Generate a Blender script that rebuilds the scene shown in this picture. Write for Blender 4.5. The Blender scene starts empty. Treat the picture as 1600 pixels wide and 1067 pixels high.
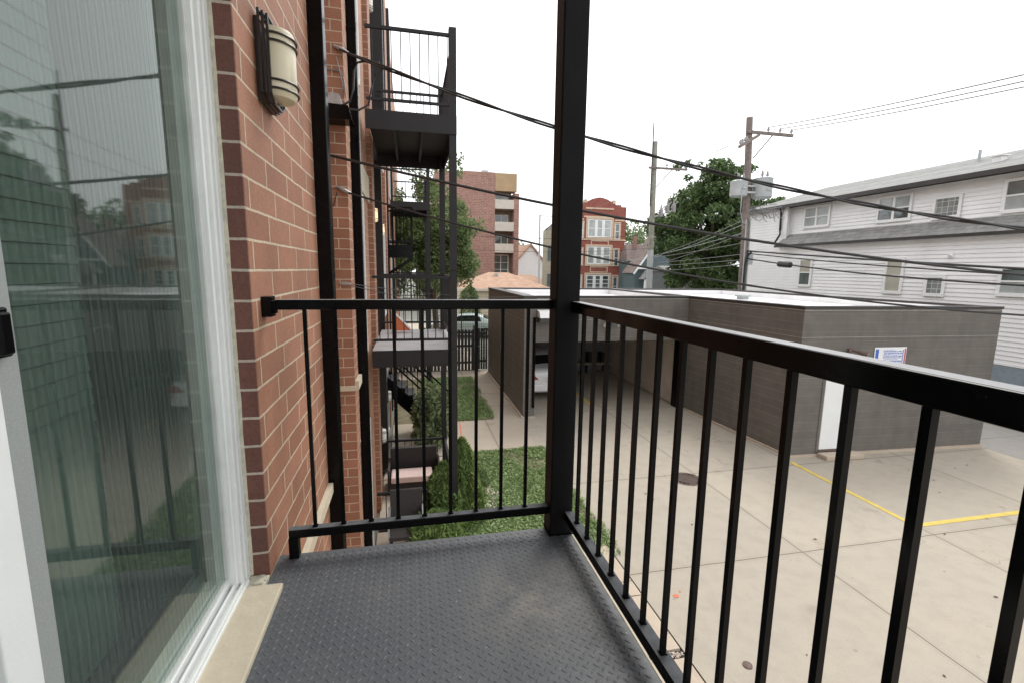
import bpy, math, random
import numpy as np
from mathutils import Vector, noise
R_ = math.radians
random.seed(7); rng = np.random.default_rng(7)
scene = bpy.context.scene
COL = scene.collection
HC = 4.2                                   # eye height above the parking lot

# ------------------------------------------------------------------ node helpers
def newmat(name):
    m = bpy.data.materials.new(name); m.use_nodes = True
    nt = m.node_tree; nt.nodes.clear()
    out = nt.nodes.new('ShaderNodeOutputMaterial')
    b = nt.nodes.new('ShaderNodeBsdfPrincipled')
    nt.links.new(b.outputs[0], out.inputs[0])
    return m, nt, b, out
def nd(nt, t, **kw):
    n = nt.nodes.new(t)
    for k, v in kw.items():
        if k.startswith('i_'):
            key = k[2:]
            n.inputs[int(key) if key.isdigit() else key.replace('_', ' ')].default_value = v
        else: setattr(n, k, v)
    return n
def math_(nt, op, a, b=None, c=None):
    n = nt.nodes.new('ShaderNodeMath'); n.operation = op
    for i, v in enumerate((a, b, c)):
        if v is None: continue
        if isinstance(v, (int, float)): n.inputs[i].default_value = v
        else: nt.links.new(v, n.inputs[i])
    return n.outputs[0]
def mix_(nt, f, a, b, mode='MIX'):
    n = nt.nodes.new('ShaderNodeMix'); n.data_type = 'RGBA'; n.blend_type = mode
    for sock, v in ((n.inputs[0], f), (n.inputs[6], a), (n.inputs[7], b)):
        if isinstance(v, (int, float)): sock.default_value = v
        elif isinstance(v, tuple): sock.default_value = (*v, 1) if len(v) == 3 else v
        else: nt.links.new(v, sock)
    return n.outputs[2]
def ramp_(nt, f, stops):
    n = nt.nodes.new('ShaderNodeValToRGB'); cr = n.color_ramp
    while len(cr.elements) < len(stops): cr.elements.new(.5)
    for e, (p, c) in zip(cr.elements, stops): e.position = p; e.color = (*c, 1) if len(c) == 3 else c
    nt.links.new(f, n.inputs[0]); return n.outputs[0]
def coords(nt): return nd(nt, 'ShaderNodeTexCoord').outputs['Object']
def noise_(nt, vec, scale, detail=4, rough=.55):
    n = nd(nt, 'ShaderNodeTexNoise'); n.inputs['Scale'].default_value = scale
    n.inputs['Detail'].default_value = detail; n.inputs['Roughness'].default_value = rough
    nt.links.new(vec, n.inputs['Vector']); return n.outputs[0]
def bump_(nt, b, h, dist, strength=1):
    n = nd(nt, 'ShaderNodeBump'); n.inputs['Strength'].default_value = strength
    n.inputs['Distance'].default_value = dist
    nt.links.new(h, n.inputs['Height']); nt.links.new(n.outputs[0], b.inputs['Normal'])
def wallvec(nt):
    """flat wall coordinates: (y,z) on walls that face +-X, (x,z) on walls that face +-Y"""
    c = coords(nt); s = nd(nt, 'ShaderNodeSeparateXYZ'); nt.links.new(c, s.inputs[0])
    g = nd(nt, 'ShaderNodeNewGeometry'); sn = nd(nt, 'ShaderNodeSeparateXYZ'); nt.links.new(g.outputs['True Normal'], sn.inputs[0])
    ax = math_(nt, 'GREATER_THAN', math_(nt, 'ABSOLUTE', sn.outputs[0]), .5)
    u = math_(nt, 'ADD', math_(nt, 'MULTIPLY', s.outputs[1], ax), math_(nt, 'MULTIPLY', s.outputs[0], math_(nt, 'SUBTRACT', 1, ax)))
    k = nd(nt, 'ShaderNodeCombineXYZ'); nt.links.new(u, k.inputs[0]); nt.links.new(s.outputs[2], k.inputs[1])
    return k.outputs[0], c

def plain(name, col, rough=.6, var=.15, scale=6, metal=0, bump=0, bscale=80, spec=.5):
    m, nt, b, o = newmat(name); c = coords(nt)
    n = noise_(nt, c, scale, 5)
    lo = tuple(v*(1-var) for v in col); hi = tuple(min(1, v*(1+var)) for v in col)
    nt.links.new(ramp_(nt, n, [(.3, lo), (.7, hi)]), b.inputs['Base Color'])
    b.inputs['Roughness'].default_value = rough; b.inputs['Metallic'].default_value = metal
    b.inputs['Specular IOR Level'].default_value = spec
    if bump: bump_(nt, b, noise_(nt, c, bscale, 3), bump)
    return m
def brick(name, c1, c2, mortar, bw=.322, rh=.1035, ms=.0052, off=.333, z0=.056, y0=.108, bump=.004, soot=.0, rough=.75, mvar=.75, freq=2, streak=0):
    m, nt, b, o = newmat(name); v, c = wallvec(nt)
    mp = nd(nt, 'ShaderNodeMapping'); mp.inputs['Location'].default_value = (y0, z0, 0); nt.links.new(v, mp.inputs[0])
    t = nd(nt, 'ShaderNodeTexBrick'); t.offset = off; t.offset_frequency = freq; t.squash = 1
    t.inputs['Scale'].default_value = 1; t.inputs['Brick Width'].default_value = bw; t.inputs['Row Height'].default_value = rh
    t.inputs['Mortar Size'].default_value = ms; t.inputs['Mortar Smooth'].default_value = .15
    t.inputs['Color1'].default_value = (*c1, 1); t.inputs['Color2'].default_value = (*c2, 1); t.inputs['Mortar'].default_value = (*mortar, 1)
    t.inputs['Bias'].default_value = -.1
    wob = noise_(nt, c, 9, 2)
    vv = nd(nt, 'ShaderNodeVectorMath'); vv.operation = 'ADD'
    wv = nd(nt, 'ShaderNodeCombineXYZ'); w = math_(nt, 'MULTIPLY', math_(nt, 'SUBTRACT', wob, .5), .006)
    nt.links.new(w, wv.inputs[0]); nt.links.new(w, wv.inputs[1])
    nt.links.new(mp.outputs[0], vv.inputs[0]); nt.links.new(wv.outputs[0], vv.inputs[1]); nt.links.new(vv.outputs[0], t.inputs['Vector'])
    n1 = noise_(nt, c, 3.1, 5); n2 = noise_(nt, c, 95, 3)
    col = mix_(nt, .75, t.outputs[0], ramp_(nt, n1, [(.3, (mvar,)*3), (.7, (1.15,)*3)]), 'MULTIPLY')
    col = mix_(nt, .6, col, ramp_(nt, n2, [(.32, (.72,)*3), (.6, (1.1,)*3)]), 'MULTIPLY')
    if streak:
        ms_ = nd(nt, 'ShaderNodeMapping'); ms_.inputs['Scale'].default_value = (2.6, 2.6, .16); nt.links.new(c, ms_.inputs[0])
        col = mix_(nt, streak, col, ramp_(nt, noise_(nt, ms_.outputs[0], 1.6, 6, .65), [(.34, (.68, .67, .66)), (.52, (1,)*3), (.72, (1.16, 1.15, 1.13))]), 'MULTIPLY')
    nt.links.new(col, b.inputs['Base Color']); b.inputs['Roughness'].default_value = rough
    h = math_(nt, 'ADD', math_(nt, 'MULTIPLY', t.outputs[1], -1), math_(nt, 'MULTIPLY', n2, .25))
    bump_(nt, b, h, bump)
    return m
def concrete(name, col, joints_x=(), joints_y=(), stain=.25, jw=.008, warm=(.62, .5, .38)):
    m, nt, b, o = newmat(name); c = coords(nt)
    big = noise_(nt, c, .55, 6, .6); mid = noise_(nt, c, 3.3, 6, .65); fine = noise_(nt, c, 60, 3)
    col_ = mix_(nt, ramp_(nt, big, [(.35, (0,)*3), (.72, (1,)*3)]), col, tuple(a*.75+w*.25*.8 for a, w in zip(col, warm)))
    col_ = mix_(nt, stain*2, col_, ramp_(nt, mid, [(.28, (.76, .76, .77)), (.55, (1,)*3), (.8, (1.07, 1.06, 1.03))]), 'MULTIPLY')
    col_ = mix_(nt, .5, col_, ramp_(nt, fine, [(.3, (.86,)*3), (.65, (1.06,)*3)]), 'MULTIPLY')
    cv = nd(nt, 'ShaderNodeVectorMath'); cv.operation = 'ADD'; ns = nd(nt, 'ShaderNodeTexNoise'); ns.inputs['Scale'].default_value = 1.7; ns.inputs['Detail'].default_value = 6; nt.links.new(c, ns.inputs['Vector'])
    sc_ = nd(nt, 'ShaderNodeVectorMath'); sc_.operation = 'SCALE'; sc_.inputs['Scale'].default_value = .9; nt.links.new(ns.outputs['Color'], sc_.inputs[0]); nt.links.new(c, cv.inputs[0]); nt.links.new(sc_.outputs[0], cv.inputs[1])
    vo = nd(nt, 'ShaderNodeTexVoronoi'); vo.feature = 'DISTANCE_TO_EDGE'; vo.inputs['Scale'].default_value = .30; nt.links.new(cv.outputs[0], vo.inputs['Vector'])
    crk = math_(nt, 'MULTIPLY', math_(nt, 'LESS_THAN', vo.outputs['Distance'], .0016), ramp_(nt, big, [(.48, (0,)*3), (.56, (1,)*3)]))
    col_ = mix_(nt, math_(nt, 'MULTIPLY', crk, .55), col_, (.13, .11, .09))
    oil = ramp_(nt, noise_(nt, c, 1.15, 3, .5), [(.66, (1,)*3), (.74, (.72, .70, .67))])
    col_ = mix_(nt, .7, col_, oil, 'MULTIPLY')
    sp = ramp_(nt, noise_(nt, c, 7.7, 2), [(.70, (1,)*3), (.76, (.6, .57, .54))])
    col_ = mix_(nt, .6, col_, sp, 'MULTIPLY')
    d = None
    s = nd(nt, 'ShaderNodeSeparateXYZ'); nt.links.new(c, s.inputs[0])
    wob = math_(nt, 'MULTIPLY', math_(nt, 'SUBTRACT', noise_(nt, c, 2.5, 4), .5), .02)
    for ax, lst in ((0, joints_x), (1, joints_y)):
        for q in lst:
            e = math_(nt, 'ABSOLUTE', math_(nt, 'ADD', math_(nt, 'SUBTRACT', s.outputs[ax], q), wob))
            d = e if d is None else math_(nt, 'MINIMUM', d, e)
    if joints_x:
        ix = None
        for ax, lst, kk in ((0, joints_x, 1), (1, joints_y, 7)):
            for q in lst:
                e = math_(nt, 'MULTIPLY', math_(nt, 'GREATER_THAN', s.outputs[ax], q), kk); ix = e if ix is None else math_(nt, 'ADD', ix, e)
        wn = nd(nt, 'ShaderNodeTexWhiteNoise'); wn.noise_dimensions = '1D'; nt.links.new(ix, wn.inputs['W'])
        col_ = mix_(nt, 1, col_, ramp_(nt, wn.outputs['Value'], [(0, (.88, .88, .885)), (1, (1.0, 1.0, 1.0))]), 'MULTIPLY')
    if d is not None:
        j = math_(nt, 'LESS_THAN', d, jw)
        halo = math_(nt, 'MULTIPLY', math_(nt, 'LESS_THAN', d, .06), mid)
        col_ = mix_(nt, math_(nt, 'MULTIPLY', halo, .3), col_, (.3, .26, .2))
        col_ = mix_(nt, math_(nt, 'MULTIPLY', j, .85), col_, (.09, .075, .06))
    nt.links.new(col_, b.inputs['Base Color']); b.inputs['Roughness'].default_value = .85
    bump_(nt, b, fine, .003, .6)
    return m
def leafmat(name, c_dark, c_light, trans=.25):
    m, nt, b, o = newmat(name)
    g = nd(nt, 'ShaderNodeNewGeometry')
    c = coords(nt)
    f = math_(nt, 'ADD', math_(nt, 'MULTIPLY', g.outputs['Random Per Island'], .65), math_(nt, 'MULTIPLY', noise_(nt, c, 1.3, 2), .35))
    col = ramp_(nt, f, [(.15, c_dark), (.85, c_light)])
    nt.links.new(col, b.inputs['Base Color']); b.inputs['Roughness'].default_value = .55
    t = nd(nt, 'ShaderNodeBsdfTranslucent'); nt.links.new(col, t.inputs[0])
    mx = nd(nt, 'ShaderNodeMixShader'); mx.inputs[0].default_value = trans
    nt.links.new(b.outputs[0], mx.inputs[1]); nt.links.new(t.outputs[0], mx.inputs[2]); nt.links.new(mx.outputs[0], o.inputs[0])
    return m
def glassmat(name, tint, ior=1.9, rough=.0):
    """clear pane: reflects by Fresnel, lets the rest through tinted"""
    m, nt, b, o = newmat(name); nt.nodes.remove(b)
    gl = nd(nt, 'ShaderNodeBsdfGlossy'); gl.inputs['Roughness'].default_value = rough; gl.inputs[0].default_value = (.9, .97, .94, 1)
    tr = nd(nt, 'ShaderNodeBsdfTransparent'); tr.inputs[0].default_value = (*tint, 1)
    fr = nd(nt, 'ShaderNodeFresnel'); fr.inputs[0].default_value = ior
    c = coords(nt); w = nd(nt, 'ShaderNodeBump'); w.inputs['Distance'].default_value = .0012; w.inputs['Strength'].default_value = .35
    nt.links.new(noise_(nt, c, 2.2, 2), w.inputs['Height']); nt.links.new(w.outputs[0], gl.inputs['Normal'])
    g_ = nd(nt, 'ShaderNodeNewGeometry')
    mx = nd(nt, 'ShaderNodeMixShader'); nt.links.new(math_(nt, 'MULTIPLY', fr.outputs[0], math_(nt, 'SUBTRACT', 1, g_.outputs['Backfacing'])), mx.inputs[0])
    nt.links.new(tr.outputs[0], mx.inputs[1]); nt.links.new(gl.outputs[0], mx.inputs[2]); nt.links.new(mx.outputs[0], o.inputs[0])
    return m
def emitmat(name, col, e, glow):
    m, nt, b, o = newmat(name); b.inputs['Base Color'].default_value = (*col, 1); b.inputs['Roughness'].default_value = .4
    b.inputs['Emission Color'].default_value = (*glow, 1); b.inputs['Emission Strength'].default_value = e
    return m

M = {}
M['brick'] = brick('red brick', (.325, .150, .088), (.245, .106, .060), (.50, .405, .29))
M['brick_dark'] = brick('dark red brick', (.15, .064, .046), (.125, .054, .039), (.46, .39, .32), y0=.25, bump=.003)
M['brick_far'] = brick('pilaster brick', (.35, .165, .10), (.275, .123, .073), (.56, .45, .34), y0=.03)
M['brick_side'] = brick('orange brick', (.42, .215, .13), (.36, .18, .108), (.56, .43, .32), y0=.2)
M['lime'] = plain('limestone', (.50, .44, .33), .8, .08, 14, bump=.002)
def paint(name, base, coat_r, coat_ior):
    m = plain(name, base, .6, .3, 7, spec=.0); b = m.node_tree.nodes['Principled BSDF']
    b.inputs['Coat Weight'].default_value = .6; b.inputs['Coat Roughness'].default_value = coat_r; b.inputs['Coat IOR'].default_value = coat_ior
    return m
M['black'] = paint('black gloss paint', (.004, .004, .0044), .16, 1.32)
M['black2'] = plain('black satin paint', (.0125, .0118, .0130), .5, .25, 5, bump=.0006, bscale=90, spec=.4)
M['rail_sheen'] = plain('painted sky sheen', (.26, .262, .265), .35, .12, 40)  # pale grey stands in for sky sheen on the black rail tops
M['matt_black'] = plain('matt black post paint', (.0055, .0056, .0062), .55, .3, 6, bump=.0006, bscale=90, spec=.12)
M['rail_grey'] = plain('grey rail strip', (.075, .08, .085), .9, .3, 25)
M['iron'] = plain('dark painted steel', (.030, .030, .033), .5, .25, 3, bump=.001)
M['greydeck'] = plain('worn grey deck plate', (.33, .325, .33), .6, .15, 3)
M['white_vinyl'] = plain('white vinyl', (.72, .74, .72), .38, .05, 4, bump=.0006)
M['white_old'] = plain('weathered white vinyl', (.64, .66, .63), .5, .12, 9)
M['caulk'] = plain('grey caulk', (.50, .48, .38), .8, .2, 40, bump=.003)
M['mesh'] = plain('grey insect screen', (.27, .29, .28), .8, .1, 300, bump=.0006, bscale=600)
M['shade'] = plain('cream glass shade', (.64, .58, .42), .35, .06, 12)
M['shade_white'] = plain('white glass shade', (.70, .68, .60), .35, .06, 12)
M['shade_lit'] = emitmat('lit cream shade', (.8, .7, .45), .55, (1, .72, .35))
M['bronze'] = plain('dark bronze', (.022, .016, .014), .38, .3, 30)
M['blind'] = plain('grey green blind slats', (.085, .125, .105), .55, .15, 5)
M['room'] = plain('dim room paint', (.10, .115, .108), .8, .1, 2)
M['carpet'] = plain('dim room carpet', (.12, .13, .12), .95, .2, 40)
M['glass'] = glassmat('patio glass', (.86, .90, .878), 2.05, .03)
M['pane'] = plain('window glass', (.10, .12, .12), .06, .6, .9, spec=1)
M['pane_light'] = plain('curtained window glass', (.34, .37, .36), .12, .35, 1.2, spec=.8)
M['pane_blind'] = plain('window with drawn tan blind', (.40, .38, .31), .15, .1, 2, spec=.7)
M['glassblock'] = brick('glass block', (.17, .19, .18), (.27, .29, .28), (.50, .52, .50), bw=.2, rh=.2, ms=.012, off=0, rough=.2, bump=.002)
M['cmu'] = brick('grey brown block wall', (.146, .134, .119), (.134, .124, .111), (.225, .21, .19), bw=57.3, rh=.2085, ms=.0058, off=.37, z0=0, y0=0, bump=.005, rough=.6, mvar=.82, streak=.35)
M['cmu_in'] = plain('pale inner block wall', (.72, .66, .58), .8, .15, 1.2, bump=.002)
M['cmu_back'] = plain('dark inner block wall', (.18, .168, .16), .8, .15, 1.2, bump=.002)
M['coping'] = plain('dark brown metal coping', (.035, .031, .030), .4, .2, 3)
M['drip'] = plain('pale sealant line', (.42, .40, .37), .6, .2, 8)
M['membrane'] = plain('white roof membrane', (.82, .82, .82), .7, .06, 1.5)
M['lot'] = concrete('parking concrete', (.425, .385, .315), (5.82, 8.36, 11.25, 13.95), (8.42, 5.55, 2.6, 13.1), .24)
M['walk'] = concrete('walk concrete', (.47, .405, .32), (2.02,), (17.2, 15.6, 14.1), .15)
M['pads'] = concrete('apron concrete', (.50, .42, .33), (), (5.4, 2.3), .15)
M['alley'] = concrete('alley concrete', (.30, .29, .275), (16.4,), (14, 9, 4), .3)
M['ground'] = plain('distant ground', (.20, .20, .17), .95, .3, .05)
M['soil'] = plain('soil under grass', (.17, .15, .09), .95, .4, 2.5, bump=.01, bscale=20)
M['soil_dark'] = plain('dark soil in the joints', (.05, .045, .035), .95, .4, 8)
M['yellow'] = plain('yellow road paint', (.62, .47, .10), .7, .14, 6)
M['grass'] = leafmat('grass blades', (.10, .19, .05), (.36, .46, .19), .35)
M['maple'] = leafmat('maple leaves', (.028, .062, .02), (.16, .235, .08), .35)
M['locust'] = leafmat('locust leaves', (.075, .13, .045), (.25, .32, .13), .4)
M['cedar'] = leafmat('arborvitae sprays', (.04, .10, .025), (.30, .40, .12), .3)
M['yew'] = leafmat('dark shrub leaves', (.08, .125, .055), (.34, .39, .20), .35)
M['bark'] = plain('bark', (.10, .08, .06), .9, .35, 12, bump=.02, bscale=14)
M['pole'] = plain('weathered pole wood', (.20, .165, .15), .85, .3, 7, bump=.006, bscale=30)
M['pole_pale'] = plain('pale grey green pole wood', (.27, .27, .22), .85, .25, 5, bump=.006, bscale=30)
M['tank'] = plain('transformer grey paint', (.38, .41, .41), .45, .1, 3)
M['ceramic'] = plain('grey porcelain', (.28, .27, .27), .3, .2, 20)
M['cable'] = plain('black cable', (.014, .014, .015), .45, .2, 30)
M['cable_grey'] = plain('grey cable', (.22, .22, .22), .5, .2, 30)
M['steel'] = plain('galvanised steel', (.42, .43, .44), .4, .2, 20, metal=.6)
M['siding'] = plain('white clapboard', (.83, .84, .835), .55, .07, .8)
M['found'] = plain('blue grey boarding', (.23, .28, .31), .7, .12, 8)
M['trim_white'] = plain('white trim', (.80, .81, .80), .5, .04, 3)
M['shingle'] = brick('grey shingles', (.30, .30, .285), (.22, .22, .21), (.15, .15, .14), bw=.3, rh=.14, ms=.006, off=.5, bump=.01, rough=.9, mvar=.7)
M['shingle_orange'] = plain('orange brown shingles', (.40, .255, .175), .9, .2, 2.5, bump=.01, bscale=6)
M['shingle_brown'] = plain('brown shingles', (.20, .155, .14), .9, .2, 2)
M['pinkbrick'] = brick('pink brown brick', (.36, .195, .155), (.29, .145, .115), (.42, .31, .26), bw=.6, rh=.2, ms=.02, off=.5, rough=.9)
M['tanpanel'] = plain('tan panel', (.40, .285, .165), .8, .1, 1)
M['beige'] = plain('beige concrete panel', (.55, .51, .44), .8, .08, 2)
M['beigewall'] = plain('beige siding', (.55, .48, .36), .8, .08, 2)
M['recess'] = plain('brown recess wall', (.24, .18, .12), .8, .1, 2)
M['crimson'] = brick('crimson brick', (.31, .088, .065), (.25, .068, .05), (.32, .15, .11), bw=.4, rh=.15, ms=.012, off=.5, rough=.85)
M['stone'] = plain('pale stone trim', (.60, .46, .34), .8, .12, 4)
M['tanbrick'] = plain('olive tan brick', (.34, .31, .24), .9, .12, 3)
M['darkgrey'] = plain('dark grey siding', (.10, .11, .11), .75, .15, 3)
M['teal'] = plain('slate blue siding', (.10, .14, .15), .75, .12, 3)
M['carwhite'] = plain('white car paint', (.80, .80, .80), .18, .02, 2, spec=.7)
M['cargreen'] = plain('pale green car paint', (.36, .45, .42), .2, .05, 2, spec=.7)
M['carglass'] = plain('dark car glass', (.01, .011, .012), .05, .1, 2, spec=.9)
M['rubber'] = plain('tyre rubber', (.02, .02, .02), .8, .2, 20)
M['red'] = plain('red lamp lens', (.38, .015, .02), .15, .15, 18, spec=.8)
M['fence'] = plain('black fence boards', (.028, .028, .030), .6, .4, 4, bump=.002)
M['pink'] = plain('pale pink cushion', (.72, .55, .50), .9, .05, 5)
M['wicker'] = plain('dark brown wicker', (.030, .024, .022), .7, .4, 60, bump=.004, bscale=120)
M['orange'] = plain('orange canvas', (.62, .17, .07), .7, .1, 4)
M['signwhite'] = plain('white sign enamel', (.80, .82, .84), .35, .03, 3)
M['signblue'] = plain('blue sign print', (.05, .14, .52), .4, .05, 9)
M['signred'] = plain('red sign print', (.50, .10, .12), .4, .05, 9)
def printmat():
    m, nt, b, o = newmat('blue print broken into letters'); c = coords(nt); mp = nd(nt, 'ShaderNodeMapping'); mp.inputs['Scale'].default_value = (1, .01, .35); nt.links.new(c, mp.inputs[0])
    n = noise_(nt, mp.outputs[0], 95, 2); nt.links.new(ramp_(nt, n, [(.44, (.78, .80, .84)), (.50, (.05, .13, .50))]), b.inputs['Base Color']); b.inputs['Roughness'].default_value = .4; return m
M['signprint'] = printmat()
M['pebble'] = plain('pale pebbles', (.55, .47, .41), .85, .25, 11)
M['rust'] = plain('rusty iron', (.13, .09, .075), .75, .35, 25, bump=.002)
M['doorwhite'] = plain('white painted steel door', (.80, .83, .83), .4, .03, 2)

def screenmat():
    """fine woven screen: open holes between grey threads, denser and looser where the weave drifts"""
    m, nt, b, o = newmat('insect screen'); c = coords(nt); s = nd(nt, 'ShaderNodeSeparateXYZ')
    wv = nd(nt, 'ShaderNodeVectorMath'); wv.operation = 'ADD'; n = noise_(nt, c, 1.6, 2)
    k = nd(nt, 'ShaderNodeCombineXYZ'); nt.links.new(math_(nt, 'MULTIPLY', n, .05), k.inputs[1]); nt.links.new(math_(nt, 'MULTIPLY', n, .03), k.inputs[2])
    nt.links.new(c, wv.inputs[0]); nt.links.new(k.outputs[0], wv.inputs[1]); nt.links.new(wv.outputs[0], s.inputs[0])
    a = math_(nt, 'SINE', math_(nt, 'MULTIPLY', s.outputs[1], 520)); a2 = math_(nt, 'SINE', math_(nt, 'MULTIPLY', math_(nt, 'ADD', s.outputs[1], math_(nt, 'MULTIPLY', s.outputs[2], .05)), 300))
    d = math_(nt, 'ADD', .145, math_(nt, 'ADD', math_(nt, 'MULTIPLY', a, .035), math_(nt, 'MULTIPLY', a2, .045)))
    b.inputs['Base Color'].default_value = (.14, .19, .165, 1); b.inputs['Roughness'].default_value = .8
    t = nd(nt, 'ShaderNodeBsdfTransparent'); mx = nd(nt, 'ShaderNodeMixShader'); nt.links.new(d, mx.inputs[0])
    nt.links.new(t.outputs[0], mx.inputs[1]); nt.links.new(b.outputs[0], mx.inputs[2]); nt.links.new(mx.outputs[0], o.inputs[0])
    return m
M['screen'] = screenmat()
# ------------------------------------------------------------------ deck plate material
def deckmat():
    m, nt, b, o = newmat('checker plate paint'); c = coords(nt)
    n = noise_(nt, c, 2.3, 6, .6); f = noise_(nt, c, 34, 4); g = noise_(nt, c, 130, 2)
    col = mix_(nt, ramp_(nt, n, [(.38, (0,)*3), (.66, (1,)*3)]), (.066, .073, .081), (.086, .092, .098))
    s = nd(nt, 'ShaderNodeSeparateXYZ'); nt.links.new(c, s.inputs[0])
    # scuffed brownish patch by the corner post
    dx = math_(nt, 'SUBTRACT', s.outputs[0], .40); dy = math_(nt, 'SUBTRACT', s.outputs[1], 1.46)
    d = math_(nt, 'SQRT', math_(nt, 'ADD', math_(nt, 'POWER', dx, 2), math_(nt, 'POWER', dy, 2)))
    p = math_(nt, 'MULTIPLY', math_(nt, 'MULTIPLY', math_(nt, 'SUBTRACT', .30, d), 4.2), math_(nt, 'MULTIPLY', f, 1.3)); p.node.use_clamp = True
    p2_ = p
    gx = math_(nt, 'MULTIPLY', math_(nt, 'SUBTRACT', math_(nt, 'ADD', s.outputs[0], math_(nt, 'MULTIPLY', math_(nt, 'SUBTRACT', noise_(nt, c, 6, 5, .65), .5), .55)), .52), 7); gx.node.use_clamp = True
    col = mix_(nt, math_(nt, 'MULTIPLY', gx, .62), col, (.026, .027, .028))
    gw = ramp_(nt, noise_(nt, c, 4.2, 6, .7), [(.56, (0,)*3), (.68, (1,)*3)])
    col = mix_(nt, math_(nt, 'MULTIPLY', gw, .35), col, (.125, .12, .112))
    pe = math_(nt, 'MULTIPLY', p2_, ramp_(nt, noise_(nt, c, 9, 6, .7), [(.36, (.15,)*3), (.60, (1,)*3)]))
    col = mix_(nt, pe, col, (.215, .203, .172))
    sp = ramp_(nt, noise_(nt, c, 55, 1), [(.745, (0,)*3), (.76, (1,)*3)])
    col = mix_(nt, math_(nt, 'MULTIPLY', sp, .55), col, (.30, .29, .27))
    col = mix_(nt, .5, col, ramp_(nt, g, [(.3, (.75,)*3), (.65, (1.12,)*3)]), 'MULTIPLY')
    nt.links.new(col, b.inputs['Base Color'])
    nt.links.new(ramp_(nt, f, [(.3, (.42,)*3), (.7, (.58,)*3)]), b.inputs['Roughness'])
    bump_(nt, b, g, .0008, .6)
    return m
M['deck'] = deckmat()

# ------------------------------------------------------------------ mesh helpers
def tag(o, label=None, cat=None, group=None, kind=None):
    if label: o['label'] = label
    if cat: o['category'] = cat
    if group: o['group'] = group
    if kind: o['kind'] = kind
    return o
def thing(name, label, cat, loc=(0, 0, 0), group=None):
    o = bpy.data.objects.new(name, None); COL.objects.link(o); o.location = loc; o.empty_display_size = .2
    return tag(o, label, cat, group)
def root_loc(p):
    v = Vector((0, 0, 0))
    while p is not None: v += Vector(p.location); p = p.parent
    return v
class MB:
    def __init__(s): s.v = []; s.f = []; s.smooth = False
    def add(s, vs, fs):
        n = len(s.v); s.v += [tuple(q) for q in vs]; s.f += [tuple(i+n for i in q) for q in fs]; return s
    def box(s, x0, x1, y0, y1, z0, z1):
        if x0 > x1: x0, x1 = x1, x0
        if y0 > y1: y0, y1 = y1, y0
        if z0 > z1: z0, z1 = z1, z0
        return s.add([(x0, y0, z0), (x1, y0, z0), (x1, y1, z0), (x0, y1, z0), (x0, y0, z1), (x1, y0, z1), (x1, y1, z1), (x0, y1, z1)],
                     [(0, 3, 2, 1), (4, 5, 6, 7), (0, 1, 5, 4), (1, 2, 6, 5), (2, 3, 7, 6), (3, 0, 4, 7)])
    def bar(s, p, q, w, h=None):
        """square bar from p to q"""
        h = h or w; p = Vector(p); q = Vector(q); d = (q-p).normalized()
        up = Vector((0, 0, 1)) if abs(d.z) < .95 else Vector((0, 1, 0))
        a = d.cross(up).normalized()*w/2; c = a.cross(d).normalized()*h/2
        vs = [p-a-c, p+a-c, p+a+c, p-a+c, q-a-c, q+a-c, q+a+c, q-a+c]
        return s.add(vs, [(0, 3, 2, 1), (4, 5, 6, 7), (0, 1, 5, 4), (1, 2, 6, 5), (2, 3, 7, 6), (3, 0, 4, 7)])
    def tube(s, pts, r, n=8, caps=True):
        pts = [Vector(p) for p in pts]; m = len(pts); rings = []
        rr = r if isinstance(r, (list, tuple)) else [r]*m
        for i, p in enumerate(pts):
            d = (pts[min(i+1, m-1)]-pts[max(i-1, 0)]).normalized()
            up = Vector((0, 0, 1)) if abs(d.z) < .9 else Vector((0, 1, 0))
            a = d.cross(up).normalized(); c = a.cross(d).normalized()
            rings.append([p+(a*math.cos(2*math.pi*k/n)+c*math.sin(2*math.pi*k/n))*rr[i] for k in range(n)])
        vs = [v for ring in rings for v in ring]; fs = []
        for i in range(m-1):
            for k in range(n):
                fs.append((i*n+k, i*n+(k+1) % n, (i+1)*n+(k+1) % n, (i+1)*n+k))
        if caps: fs += [tuple(range(n-1, -1, -1)), tuple(range((m-1)*n, m*n))]
        s.smooth = s.smooth or n > 5
        return s.add(vs, fs)
    def prism(s, poly, a0, a1, axis):
        """extrude a polygon along an axis: axis 'x' -> poly in (y,z); 'y' -> (x,z); 'z' -> (x,y)"""
        f = {'x': lambda p, a: (a, p[0], p[1]), 'y': lambda p, a: (p[0], a, p[1]), 'z': lambda p, a: (p[0], p[1], a)}[axis]
        n = len(poly); vs = [f(p, a0) for p in poly]+[f(p, a1) for p in poly]
        fs = [tuple(range(n)), tuple(range(2*n-1, n-1, -1))]+[(i, i+n, (i+1) % n+n, (i+1) % n) for i in range(n)]
        return s.add(vs, fs)
    def build(s, name, mat, parent=None, bevel=0, auto=False):
        off = root_loc(parent)
        me = bpy.data.meshes.new(name)
        me.from_pydata([(a-off.x, b-off.y, c-off.z) for a, b, c in s.v], [], s.f); me.update()
        import bmesh
        bm = bmesh.new(); bm.from_mesh(me); bmesh.ops.recalc_face_normals(bm, faces=bm.faces); bm.to_mesh(me); bm.free()
        o = bpy.data.objects.new(name, me); COL.objects.link(o)
        if parent is not None: o.parent = parent
        me.materials.append(mat if not isinstance(mat, str) else M[mat])
        if s.smooth:
            me.polygons.foreach_set('use_smooth', [True]*len(me.polygons))
            md = o.modifiers.new('edges', 'EDGE_SPLIT'); md.split_angle = R_(35)
        if bevel:
            b = o.modifiers.new('bevel', 'BEVEL'); b.width = bevel; b.segments = 2; b.limit_method = 'ANGLE'; b.harden_normals = False
        return o
def B(*a): return MB().box(*a)
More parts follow.
